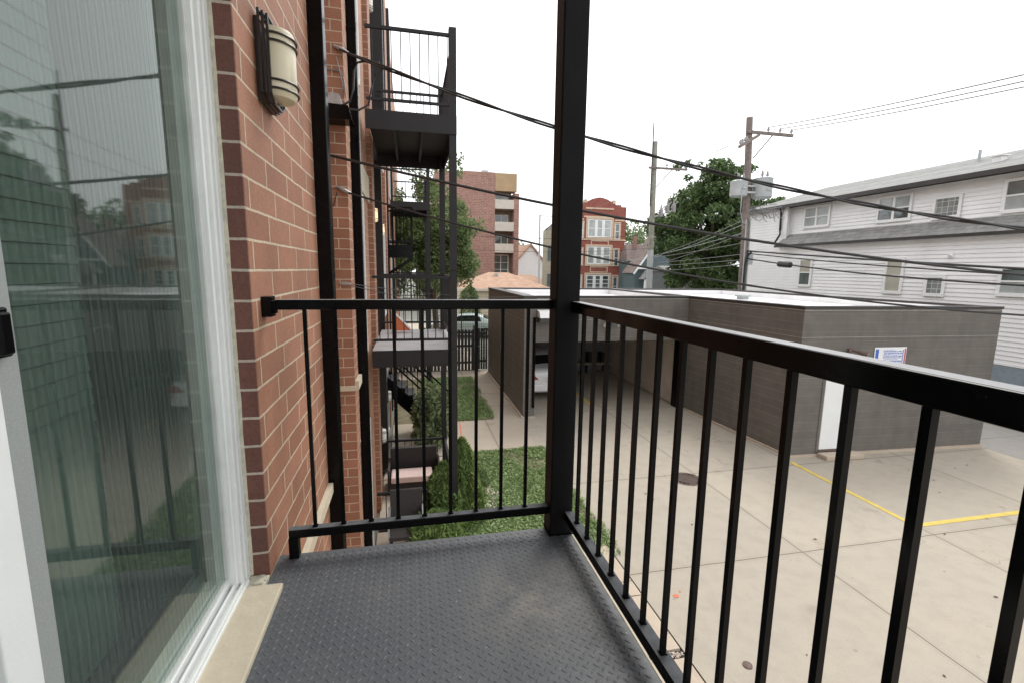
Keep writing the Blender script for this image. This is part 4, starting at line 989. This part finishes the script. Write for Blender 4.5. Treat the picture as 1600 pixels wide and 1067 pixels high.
win_x(ho, 19.468, 15.50, 16.75, 6.50, 7.36, ('pane', 'pane_light'), True, 2)
win_x(ho, 19.468, 13.75, 14.52, 6.42, 7.05, 'glassblock', False)
win_x(ho, 19.468, 11.1, 12.35, 6.42, 7.32, ('pane_light', 'pane'), True, 2)
win_x(ho, 19.468, 7.5, 8.7, 6.42, 7.32, ('pane', 'pane_light'), True, 2)
win_x(ho, 18.968, 19.45, 20.05, 3.72, 4.88, ('pane', 'pane_blind'))
win_x(ho, 18.968, 15.08, 15.66, 3.60, 4.80, ('pane_blind', 'pane_blind'))
win_x(ho, 18.968, 13.55, 14.06, 3.58, 4.14, 'glassblock', False)
win_x(ho, 18.968, 11.0, 11.80, 3.70, 4.45, ('pane_light', 'pane'))
win_x(ho, 18.968, 7.2, 8.0, 3.60, 4.75, ('pane', 'pane_blind'))
m = MB(); m.tube([(18.982, 13.4, 4.95), (18.90, 13.4, 4.90)], [.09, .07], 12); tag(m.build('wall_vent', 'trim_white'), 'small round white dryer vent on the clapboard wall', 'vent')
# roof vents
def roofz(x): return 7.72+(x-18.95)/(23-18.95)*(9.05-7.72)
for x, y in ((21.9, 15.0), (21.9, 12.9)):
    m = MB(); m.tube([(x, y, roofz(x)-.1), (x, y, roofz(x)+.42)], .055, 10); tag(m.build('vent_pipe', 'tank'), 'pale vent pipe standing on the grey roof of the white house, '+('farther one' if y > 14 else 'nearer one'), 'vent pipe', 'roof vent pipes')
rv = thing('roof_vent', 'low white box vent on the slope of the long grey house roof', 'vent', (20.8, 13.6, roofz(20.8)))
m = MB(); m.box(20.68, 20.92, 13.45, 13.75, roofz(20.8)-.1, roofz(20.8)+.16); m.build('base', 'trim_white', rv); B(20.62, 20.98, 13.4, 13.8, roofz(20.8)+.161, roofz(20.8)+.2).build('hood', 'trim_white', rv)

# ---------------- utility poles --------------
def insul(par, x, y, z):
    m = MB(); m.tube([(x, y, z), (x, y, z+.06), (x, y, z+.07), (x, y, z+.12), (x, y, z+.13), (x, y, z+.2)], [.025, .025, .07, .06, .045, .035], 8); m.build('insulator', 'ceramic', par)
p2 = thing('utility_pole', 'brown wooden utility pole with two grey transformer tanks beside the white house', 'utility pole', (15.05, 19.2, 0), 'wooden utility poles in the alley')
m = MB(); m.tube([(15.16, 19.2, 0), (15.0, 19.2, 6), (14.72, 19.2, 10.98)], [.20, .17, .135], 14); m.build('shaft', 'pole', p2)
m = MB(); m.bar((14.5, 19.06, 10.34), (16.75, 18.9, 10.28), .10, .12); m.build('crossarm', 'pole', p2)
m = MB(); m.bar((13.35, 17.9, 9.35), (15.75, 19.8, 10.48), .09, .11); m.build('crossarm', 'pole', p2)
m = MB(); m.bar((14.95, 19.05, 9.25), (15.75, 18.93, 10.25), .05, .04); m.build('brace', 'pole', p2)
for x in (15.5, 16.1, 16.68): insul(p2, x, 18.93, 10.36)
for k in (.04, .12, .26, .34): insul(p2, 13.35+2.4*k, 17.9+1.9*k, 9.40+1.13*k)
def tank(x, y, z0, z1, r):
    m = MB(); m.tube([(x, y, z0), (x, y, z0+.04), (x, y, z1-.06), (x, y, z1), (x, y, z1+.05)], [r*.9, r, r, r*1.04, r*.75], 22); tk = m.build('transformer_tank', 'tank', p2)
    for dx, dy in ((-.14, -.1), (.16, -.05)):
        b = MB(); b.tube([(x+dx, y+dy, z1+.04), (x+dx, y+dy, z1+.12), (x+dx, y+dy, z1+.13), (x+dx, y+dy, z1+.34)], [.04, .04, .065, .03], 8); b.build('bushing', 'ceramic', tk)
    b = MB(); b.box(x-.10, x+.10, y-r-.03, y-r+.02, z0+.3, z0+.36); b.build('lug', 'steel', tk)
tank(14.28, 18.95, 7.55, 8.20, .36); tank(15.48, 18.95, 7.54, 8.38, .41)
m = MB(); m.box(14.42, 15.4, 18.86, 19.0, 7.72, 7.80); m.box(14.42, 15.4, 18.86, 19.0, 8.0, 8.06); m.build('mount_bracket', 'steel', p2)
B(15.08, 15.30, 18.93, 19.06, 4.6, 5.1).build('meter_box', 'tank', p2)
for dx in (-.12, .10): m = MB(); m.tube([(15.05+dx, 19.0, .1), (15.0+dx, 19.0, 5.2), (14.97+dx, 19.02, 6.6)], .028, 8); m.build('conduit', 'tank', p2)
m = MB(); m.tube([(15.0, 18.98, .2), (14.93, 18.96, 4.6), (15.02, 18.93, 5.0), (15.2, 18.92, 5.2)], .045, 8); m.build('riser_cable', 'cable', p2)
p1 = thing('utility_pole', 'pale green grey wooden utility pole farther along the alley', 'utility pole', (14.1, 26, 0), 'wooden utility poles in the alley')
m = MB(); m.tube([(14.05, 26, 0), (14.0, 26, 5.5)], [.20, .175], 12); m.build('sleeve', 'tank', p1)
m = MB(); m.tube([(14.0, 26, 5.501), (13.9, 26, 11.6)], [.165, .14], 12); m.build('shaft', 'pole_pale', p1)
m = MB(); m.tube([(13.74, 25.9, 8), (13.70, 25.9, 12.6)], .035, 8); m.build('conduit', 'iron', p1)
m = MB(); m.bar((13.5, 25.85, 10.13), (15.9, 25.75, 10.12), .09, .11); m.build('crossarm', 'pole', p1)
m = MB(); m.bar((14.05, 25.85, 9.1), (14.95, 25.8, 10.08), .04, .04); m.build('brace', 'pole', p1)
for x in (14.6, 15.0, 15.4, 15.8): insul(p1, x, 25.78, 10.19)
for k, (x, z) in enumerate(((14.35, 7.7), (14.75, 7.95), (15.15, 8.0))):
    m = MB(); m.tube([(x, 25.7, z-.3), (x, 25.7, z+.1), (x, 25.7, z+.14), (x, 25.7, z+.4)], [.12, .12, .06, .03], 12); m.bar((x-.2, 25.66, z-.1), (x+.2, 25.62, z+.3), .05); tk = m.build('cutout_switch', 'ceramic', p1)
    m = MB(); m.tube([(x, 25.74, z+.5), (x+.05, 25.76, 9.2), (x+.25, 25.78, 10.1)], .012, 5); m.build('drop_wire', 'cable_grey', tk)
m = MB(); m.bar((14.0, 25.8, 7.4), (15.3, 25.72, 7.85), .06, .06); m.build('mount_bracket', 'steel', p1)
p3 = thing('utility_pole', 'brown wooden utility pole out of the photo to the right', 'utility pole', (15.1, .5, 0), 'wooden utility poles in the alley')
m = MB(); m.tube([(15.2, .5, 0), (15.1, .5, 9.3)], [.2, .14], 12); m.build('shaft', 'pole', p3)
m = MB(); m.bar((13.9, .5, 8.47), (16.8, .5, 8.47), .1, .12); m.build('crossarm', 'pole', p3)
sp = thing('steel_mast', 'thin grey steel mast with a short top arm beside the tan building', 'mast', (11.05, 40, 0))
m = MB(); m.tube([(11.05, 40, 0), (11.0, 40, 8.95)], [.10, .07], 10); m.build('shaft', 'tank', sp)
m = MB(); m.bar((11.0, 40, 8.85), (12.6, 40, 8.85), .07); m.bar((11.05, 40, 6.9), (12.6, 40, 8.8), .04); m.build('arm', 'tank', sp)

# ---------------- overhead wires --------------
def wire(name, label, A, B_, sag, r, mat='cable', twist=0, group=None, cat='wire', n=40):
    A = Vector(A); B_ = Vector(B_); P = []
    n = 160 if twist else n
    for i in range(n+1):
        t = i/n; p = A.lerp(B_, t); p.z -= 4*sag*t*(1-t); P.append(p)
    m = MB()
    if twist:
        for ph in (0, math.pi):
            m.tube([p+Vector((0, math.cos(i*.42+ph)*twist, math.sin(i*.42+ph)*twist)) for i, p in enumerate(P)], r, 6)
    else: m.tube(P, r, 6)
    o = m.build(name, mat); return tag(o, label, cat, group)
GW = 'service cables from the brick building'
wire('service_cable', 'thick twisted black cable sagging across the sky, highest of the three', (-.625, 5.17, 6.29), (15.0, .5, 5.5), 1.40, .0105, twist=.0115, group=GW)
wire('service_cable', 'straight black cable crossing in front of the overhead post, middle of the three', (-.80, 5.15, 5.31), (15.0, .5, 4.4), .75, .014, group=GW)
wire('service_cable', 'thin black cable crossing just above the garage roof, lowest of the three', (-.586, 5.15, 4.949), (15.0, .5, 5.2), 1.25, .011, group=GW)
# their fixings on the pier
def clamp(p, q, label):
    m = MB(); m.tube([p, (Vector(p)+Vector(q))/2, q], [.014, .022, .010], 8); return tag(m.build('wire_clamp', 'steel'), label, 'wire clamp', 'steel wire clamps on the brick pier')
clamp((-.68, 5.19, 6.33), (-.54, 5.15, 6.26), 'steel wedge clamp holding the highest cable to the brick pier')
clamp((-.70, 5.19, 5.01), (-.56, 5.15, 4.94), 'steel wedge clamp holding the lowest cable to the brick pier')
clamp((-.72, 5.19, 4.04), (-.60, 5.16, 4.035), 'small dark anchor with two thin wires, lowest on the brick pier')
wire('thin_wire', 'upper of two thin wires from the brick pier anchor to the garage', (-.62, 5.16, 4.04), (3.3, 12.75, 3.53), .10, .004, group='thin wires to the garage')
wire('thin_wire', 'lower of two thin wires from the brick pier anchor to the garage', (-.64, 5.16, 4.03), (3.15, 12.75, 3.45), .22, .004, group='thin wires to the garage')
m = MB(); m.tube([(-.66, 5.17, 6.22), (-.63, 5.13, 6.1), (-.60, 5.13, 5.95), (-.64, 5.15, 5.86)], .005, 6); tag(m.build('loose_wire', 'cable_grey'), 'loose pale wire dangling above the black junction box', 'wire')
m = MB(); m.tube([(-.83, 5.15, 5.02), (-.75, 5.16, 4.98), (-.68, 5.17, 4.99)], .004, 6); m.tube([(-.80, 5.18, 4.78), (-.74, 5.17, 4.82), (-.70, 5.16, 4.95)], .006, 6); tag(m.build('loose_wire', 'cable'), 'short black wire looping from the wall to the lowest cable clamp', 'wire')
jb = thing('junction_box', 'black junction box with grey lid and cable loops on the brick pier', 'junction box', (-.63, 5.1, 5.7))
m = MB(); m.prism([(-.76, 5.60), (-.515, 5.60), (-.545, 5.73), (-.76, 5.74)], 4.98, 5.199, 'y'); m.build('box', 'black', jb)
m = MB(); m.prism([(-.76, 5.741), (-.60, 5.735), (-.63, 5.84), (-.70, 5.85), (-.76, 5.82)], 5.02, 5.199, 'y'); m.build('lid', 'steel', jb)
m = MB(); m.tube([(-.60, 5.0, 5.73), (-.53, 5.02, 5.78), (-.50, 5.06, 5.90), (-.49, 5.10, 6.08), (-.46, 5.12, 6.17), (-.38, 5.11, 6.19), (-.25, 5.07, 6.17)], .011, 8); m.build('cable_loop', 'cable', jb)
m = MB(); m.tube([(-.58, 4.99, 5.70), (-.45, 5.0, 5.70), (-.36, 5.02, 5.76), (-.33, 5.05, 5.92), (-.29, 5.07, 6.06), (-.22, 5.07, 6.12), (-.12, 5.06, 6.12)], .010, 8); m.build('cable_loop', 'cable', jb)
GP = 'thick cables from the brown utility pole along the alley'
wire('pole_cable', 'upper black cable from the brown pole running out past the white house', (15.05, 19.05, 5.22), (15.1, .5, 3.85), .06, .036, group=GP)
wire('pole_cable', 'lower black cable from the brown pole, carrying the splice case', (15.1, 19.05, 4.88), (15.1, .5, 4.0), .40, .03, group=GP)
wire('pole_cable', 'second upper black cable from the brown pole, joining near the splice', (15.05, 19.05, 5.12), (15.1, .5, 3.95), .22, .024, group=GP)
m = MB(); m.tube([(15.1, 17.15, 4.62), (15.1, 17.1, 4.62), (15.1, 16.5, 4.57), (15.1, 16.45, 4.57)], [.04, .12, .12, .04], 10); tag(m.build('splice_case', 'cable'), 'black sausage shaped splice case hanging on the lower cable', 'splice case')
GA = 'thin power lines along the alley'
for x, z, l in ((15.5, 10.55, 'thin power line on the innermost insulator, running out over the white house'), (16.1, 10.53, 'thin power line on the middle insulator, running out over the white house'), (16.68, 10.52, 'thin power line on the outermost insulator, running out over the white house')):
    wire('power_line', l, (x, 18.93, z), (x-.2, .5, 8.55), .25, .019, 'cable_grey', group=GA)
for k, (x, l) in enumerate(((13.45, 'thin power line between the two poles, outer one'), (14.0, 'thin power line between the two poles, inner one'))):
    wire('power_line', l, (x, 18.0+.4*k, 9.62+.25*k), (14.6+.4*k, 25.78, 10.39), .15, .010, 'cable_grey', group=GA)
for k, l in enumerate(('faint power line running away beyond the pale pole, upper', 'faint power line running away beyond the pale pole, lower')):
    wire('power_line', l, (13.9, 25.8, 10.2-.9*k), (14.0, 78, 10.4-.9*k), .6, .012, 'cable_grey', group=GA)
m = thing('utility_pole', 'distant wooden utility pole at the end of the alley lines', 'utility pole', (14.0, 78, 0), 'wooden utility poles in the alley')
q = MB(); q.tube([(14, 78.2, 0), (14, 78.2, 10.6)], .16, 8); q.build('shaft', 'pole', m)
q = MB(); q.bar((12.9, 78.1, 10.3), (15.1, 78.1, 10.3), .1); q.build('crossarm', 'pole', m)
GL = 'low cables between the two utility poles'
low = [((15.0, 19.0, 6.72), (14.1, 26, 5.1), .1, 'pale cable from the transformer pole slanting down to the pale pole, highest'), ((15.0, 19.0, 5.62), (14.1, 26, 5.06), .05, 'nearly level cable between the poles, top of the low bunch'),
       ((15.0, 19.0, 5.10), (14.15, 26, 4.76), .04, 'dark cable between the poles in the middle of the low bunch'), ((15.0, 19.0, 4.84), (14.15, 26, 4.58), .03, 'dark cable between the poles below the middle of the low bunch'),
       ((15.0, 19.0, 4.64), (14.15, 26, 4.30), .05, 'lowest dark cable between the poles'), ((15.0, 19.0, 6.10), (14.15, 26, 4.60), .1, 'steep cable between the poles crossing the others')]
for a, b, s, l in low: wire('low_cable', l, a, b, s, .014, 'cable_grey', group=GL)
GR = 'service drops to the red brick building'
wire('service_drop', 'pale service drop from the brown pole down to the red building, upper', (14.9, 19.1, 6.45), (23.0, 49.4, 5.4), .5, .014, 'tank', group=GR)
wire('service_drop', 'pale service drop from the brown pole down to the red building, lower', (14.9, 19.1, 6.05), (17.0, 49.4, 4.9), .5, .014, 'tank', group=GR)
wire('service_drop', 'thin dark drop from the pale pole to the tan building', (14.0, 26, 5.6), (13.6, 45.0, 6.0), .3, .012, 'cable_grey', group='thin drops from the pale pole')
wire('service_drop', 'upper thin level wire from the pale pole past the pink brown block', (13.85, 26, 6.4), (1.6, 24.6, 6.0), .25, .010, 'cable', group='thin drops from the pale pole')
wire('service_drop', 'lower thin level wire from the pale pole past the pink brown block', (13.85, 26, 5.6), (1.6, 24.6, 5.3), .22, .010, 'cable', group='thin drops from the pale pole')
m = MB(); m.tube([(14.3, 18.6, 8.2), (14.15, 18.55, 7.6), (14.2, 18.6, 6.9), (14.5, 18.8, 6.45), (14.9, 19.0, 6.4)], .018, 6); tag(m.build('drip_loop', 'tank'), 'pale wire drooping below the smaller transformer tank', 'wire')
def tangle():
    m = MB()
    for _ in range(15):
        p = Vector((15.2+rng.uniform(0, 1.4), 18.9+rng.uniform(-.3, .2), 7.1+rng.uniform(-.35, .2))); q = p+Vector((rng.uniform(-.5, .5), rng.uniform(-.2, .2), rng.uniform(-.5, .1)))
        m.tube([Vector((15.05, 19.05, 6.9+rng.uniform(-.2, .3))), p, (p+q)/2+Vector((0, 0, -.15)), q], .016, 5)
    tag(m.build('wire_tangle', 'cable_grey'), 'tangle of grey wire ends on the brown pole below the larger tank', 'wires')
tangle()

# ---------------- far buildings --------------
bb = thing('apartment_block', 'tall pink brown brick block with beige balcony fronts', 'building', (9.5, 62, 0))
m = MB(); m.box(3.2, 10.62, 60, 78, 0, 16.1); m.box(13.1, 13.75, 60, 78, 0, 13.8); m.box(10.62, 13.1, 62, 78, 0, 16.0); m.box(6.2, 10.6, 60.02, 77, 16.1, 16.2); m.build('wall', 'pinkbrick', bb)
B(10.64, 13.4, 59.95, 61.9, 14.0, 16.15).build('upper_panel', 'tanpanel', bb)
m = MB(); m.box(10.625, 13.095, 61.9, 61.98, 0, 13.99); m.build('recess_wall', 'recess', bb)
for z in (11.85, 9.12, 6.42):
    B(10.64, 13.08, 59.97, 60.12, z, z+1.12).build('balcony_front', 'beige', bb); B(10.64, 13.08, 60.13, 61.89, z, z+.15).build('balcony_floor', 'beige', bb)
def win_y(par, y, x0, x1, z0, z1, kind='pane', cols=1, rows=2, fw=.08, fmat='trim_white', mull=.05, d=.06):
    f = MB(); o = y-d
    f.box(x0-fw, x0, o, y, z0-fw, z1+fw); f.box(x1, x1+fw, o, y, z0-fw, z1+fw); f.box(x0, x1, o, y, z1, z1+fw); f.box(x0, x1, o, y, z0-fw, z0)
    for c in range(1, cols): xx = x0+(x1-x0)*c/cols; f.box(xx-mull, xx+mull, o, y, z0, z1)
    for r in range(1, rows):
        zz = z0+(z1-z0)*r/rows
        for c in range(cols): f.box(x0+(x1-x0)*c/cols+(mull if c else 0), x0+(x1-x0)*(c+1)/cols-(mull if c < cols-1 else 0), o+.015, y, zz-.03, zz+.03)
    wn = f.build('window', fmat, par)
    for c in range(cols): B(x0+(x1-x0)*c/cols+(mull if c else 0), x0+(x1-x0)*(c+1)/cols-(mull if c < cols-1 else 0), y-.02, y-.005, z0, z1).build('pane', kind, wn)
for z in (12.3, 9.6, 6.9): win_y(bb, 61.89, 11.0, 12.6, z+.3, z+1.6, 'pane_light' if z > 12 else 'pane', 2, 1, .12)
win_y(bb, 61.89, 10.85, 12.7, 3.4, 6.1, 'pane', 2, 3, .12)
fv = thing('roof_fan', 'grey round roof fan on top of the tall pink brown block', 'vent', (9.8, 63, 16.2)); m = MB(); m.tube([(9.8, 63, 16.21), (9.8, 63, 16.6), (9.8, 63, 16.61), (9.8, 63, 16.95)], [.35, .35, .55, .45], 14); m.build('hood', 'tank', fv)
rb = thing('red_brick_flats', 'red brick three storey flats with stone trimmed windows and an arched parapet', 'building', (19.5, 50, 0))
m = MB(); m.box(17.4, 23.7, 50, 55.5, 0, 11.1)
m.prism([(17.4, 11.1), (17.4, 11.3), (18.0, 11.3), (18.0, 11.5), (18.7, 11.5), (18.7, 11.68), (19.1, 11.75), (19.7, 12.05), (20.3, 12.2), (20.55, 12.22), (20.8, 12.2), (21.4, 12.05), (22.0, 11.75), (22.4, 11.68), (22.4, 11.5), (23.1, 11.5), (23.1, 11.3), (23.7, 11.3), (23.7, 11.1)], 50.001, 50.3, 'y')
m.build('wall', 'crimson', rb)
m = MB()
for (x0, x1, z) in ((17.4, 18.75, 9.75), (18.75, 22.35, 10.05), (22.35, 23.7, 9.75), (18.9, 22.2, 10.95), (17.4, 23.7, 7.62)): m.box(x0, x1-.01, 49.93, 49.999, z, z+.16)
for xa, xb in ((18.72, 19.05), (22.05, 22.38)): m.box(xa, xb, 49.95, 50.32, 11.601, 11.95)
for z0, z1 in ((7.95, 9.9), (5.0, 6.95), (.6, 3.85)):
    for cx in (20.62,):
        w_ = 1.38; m.box(cx-w_-.22, cx-w_, 49.92, 49.999, z0, z1); m.box(cx+w_, cx+w_+.22, 49.92, 49.999, z0, z1); m.box(cx-w_-.21, cx+w_+.21, 49.92, 49.999, z1+.001, z1+.2); m.box(cx-w_-.21, cx+w_+.21, 49.90, 49.999, z0-.2, z0-.001)
for z0, z1 in ((7.12, 7.5), (4.2, 4.65)):
    for cx in (20.7,):
        m.box(cx-1.05, cx+1.05, 49.94, 49.999, z0-.1, z0); m.box(cx-1.05, cx+1.05, 49.94, 49.999, z1, z1+.1); m.box(cx-1.05, cx-.95, 49.94, 49.999, z0+.001, z1-.001); m.box(cx+.95, cx+1.05, 49.94, 49.999, z0+.001, z1-.001)
for z0, z1 in ((7.75, 9.5), (4.8, 6.65), (.4, 3.7)): 
    for c in (22.71, 18.39): m.box(c-.41, c-.27, 49.93, 49.999, z0, z1); m.box(c+.27, c+.41, 49.93, 49.999, z0, z1); m.box(c-.41, c+.41, 49.93, 49.999, z1+.001, z1+.15)
m.build('stone_trim', 'stone', rb)
for cx in (20.62,):
    win_y(rb, 49.999, cx-1.26, cx+1.26, 8.05, 9.75, 'pane_light', 3, 2, .10, mull=.17); win_y(rb, 49.999, cx-1.26, cx+1.26, 5.12, 6.82, 'pane_light', 3, 2, .10, mull=.17); win_y(rb, 49.999, cx-1.26, cx+1.26, 1.2, 3.70, 'pane', 3, 6, .10, mull=.17)
for c in (22.71, 18.39):
    for z0, z1 in ((7.85, 9.4), (4.9, 6.55)): win_y(rb, 49.999, c-.21, c+.21, z0, z1, 'pane', 1, 2, .05)
    win_y(rb, 49.999, c-.21, c+.21, .6, 3.55, 'pane', 1, 3, .06, 'trim_white')
tb = thing('tan_building', 'olive tan brick building edge beside the steel mast', 'building', (14.2, 46, 0))
m = MB(); m.prism([(13.3, 0), (15.9, 0), (15.9, 9.6), (14.6, 9.3), (13.8, 8.6), (13.3, 8.2)], 46, 47.0, 'y'); m.build('wall', 'tanbrick', tb)
m = MB(); m.bar((13.25, 45.97, 8.2), (13.8, 45.97, 8.64), .12); m.bar((13.8, 45.97, 8.64), (14.6, 45.97, 9.36), .12); m.build('coping', 'coping', tb)
for z in (2.4, 5.2): B(13.55, 13.9, 45.94, 45.999, z, z+1.5).build('window', 'pane', tb)
og = thing('hip_roof_garage', 'low beige garage with orange brown hip roof beyond the fence', 'garage', (7.7, 40, 0))
B(4.0, 11.6, 38.3, 45.7, 0, 2.62).build('wall', 'beigewall', og)
m = MB(); m.add([(3.7, 38, 2.66), (11.9, 38, 2.66), (11.9, 46, 2.66), (3.7, 46, 2.66), (6.9, 42, 4.0), (8.7, 42, 4.0)], [(0, 1, 5, 4), (1, 2, 5), (2, 3, 4, 5), (3, 0, 4), (3, 2, 1, 0)]); m.build('roof', 'shingle_orange', og)
B(3.68, 11.92, 37.94, 37.999, 2.50, 2.70).build('fascia', 'beige', og)
m = MB(); m.box(7.3, 7.6, 41, 41.3, 3.7, 3.93); m.build('roof_vent', 'tank', og)
og2 = thing('hip_roof_garage', 'second orange brown roof of a low garage, behind and to the right of the first', 'garage', (13, 52, 0))
B(10.5, 16.0, 50.5, 58, 0, 2.6).build('wall', 'beigewall', og2); m = MB(); m.add([(10.2, 50.2, 2.6), (16.2, 50.2, 2.6), (16.2, 58, 2.6), (10.2, 58, 2.6), (12.4, 54, 3.7), (14, 54, 3.7)], [(0, 1, 5, 4), (1, 2, 5), (2, 3, 4, 5), (3, 0, 4)]); m.build('roof', 'shingle_orange', og2)
gh = thing('gabled_house', 'distant house with orange roof and white gable between the block and the tan building', 'house', (19, 80, 0))
m = MB(); m.prism([(16.0, 0), (22.5, 0), (22.5, 4.6), (19.2, 8.2), (16.0, 4.6)], 75, 84, 'y'); m.build('wall', 'trim_white', gh)
m = MB(); m.prism([(15.5, 4.3), (19.2, 8.5), (22.9, 4.3), (22.9, 4.0), (19.2, 8.22), (15.5, 4.0)], 74.6, 84.4, 'y'); m.build('roof', 'shingle_orange', gh)
dh = thing('dark_house', 'dark grey house with brown roof beside the red brick flats', 'house', (22, 45, 0))
m = MB(); m.prism([(22.3, 0), (27.6, 0), (27.6, 6.2), (25.6, 8.7), (22.3, 4.25)], 44.5, 47, 'y'); m.box(22.95, 27.3, 47.3, 49.5, 0, 5.5); m.build('wall', 'teal', dh)
m = MB(); m.add([(22.7, 47.05, 5.45), (27.4, 47.05, 5.45), (26.6, 49, 7.25), (23.3, 49, 7.25), (22.9, 49.7, 5.45), (27.4, 49.7, 5.45)], [(0, 1, 2, 3), (0, 3, 4), (3, 2, 5, 4), (1, 5, 2)])
m.add([(22.1, 44.3, 4.1), (25.6, 44.3, 8.85), (25.6, 47.04, 8.85), (22.1, 47.04, 4.1), (27.9, 44.3, 5.95), (27.9, 47.04, 5.95)], [(0, 1, 2, 3), (1, 4, 5, 2)]); m.build('roof', 'shingle_brown', dh)
m = MB(); m.bar((22.1, 44.22, 4.0), (25.6, 44.22, 8.74), .13); m.box(22.5, 24.4, 44.15, 44.29, 4.5, 4.66); m.build('rake_board', 'trim_white', dh)
m = MB(); m.box(24.0, 24.35, 48.3, 48.7, 6.7, 8.1); m.build('chimney', 'pinkbrick', dh)
m = MB(); m.prism([(22.6, 3.5), (26.5, 3.5), (26.5, 3.68), (25.4, 4.4), (23.3, 4.4)], 43.0, 44.2, 'y'); m.build('porch_roof', 'shingle', dh)
for x in (22.75, 24.2, 26.2): B(x, x+.14, 43.1, 43.24, 0, 3.49).build('porch_post', 'trim_white', dh)
gg = thing('grey_garage', 'dark grey sided building with white framed windows under the big tree', 'building', (22, 36, 0))
B(20.35, 29.0, 35, 37.4, 0, 4.3).build('wall', 'darkgrey', gg); m = MB(); m.prism([(34.7, 4.301), (36.2, 4.75), (37.6, 4.301)], 20.25, 29.2, 'x'); m.build('roof', 'shingle', gg)
B(20.3, 29.05, 34.9, 34.999, 4.1, 4.3).build('fascia', 'beige', gg)
win_y(gg, 34.999, 20.7, 22.6, 1.5, 3.9, 'pane', 3, 1, .08, 'beige'); win_y(gg, 34.999, 23.9, 24.9, 2.4, 3.7, 'pane', 2, 1, .12); win_y(gg, 34.999, 25.6, 26.6, 2.4, 3.8, 'pane', 1, 2, .12)
# distant trees
def far_tree(x, y, z, rx, rz, n, label):
    t = thing('distant_tree', label, 'tree', (x, y, 0), 'distant trees between the houses'); cs, rs = crown_clumps((x, y, z), (rx, rx, rz), n, (rx*.25, rx*.45), .4)
    leaf_cloud('crown', 'locust', t, clump_points(cs, rs, 26), .30); limbs('trunk', (x, y, 0), cs[:5], .2, t)
far_tree(20.2, 92, 7.0, 4.5, 3.6, 30, 'distant green tree right behind the orange gabled house')
far_tree(15.4, 88, 5.6, 3.6, 3.2, 26, 'distant green tree against the edge of the pink brown block')
far_tree(31.5, 66, 8.2, 4.5, 4.2, 30, 'distant green tree behind the brown roofed dark house')
far_tree(-3.0, 46, 6.0, 4.5, 5, 30, 'green tree beyond the far end of the brick building')
far_tree(3.0, 52, 5.0, 3.6, 4.2, 30, 'green tree in front of the left edge of the pink brown block')
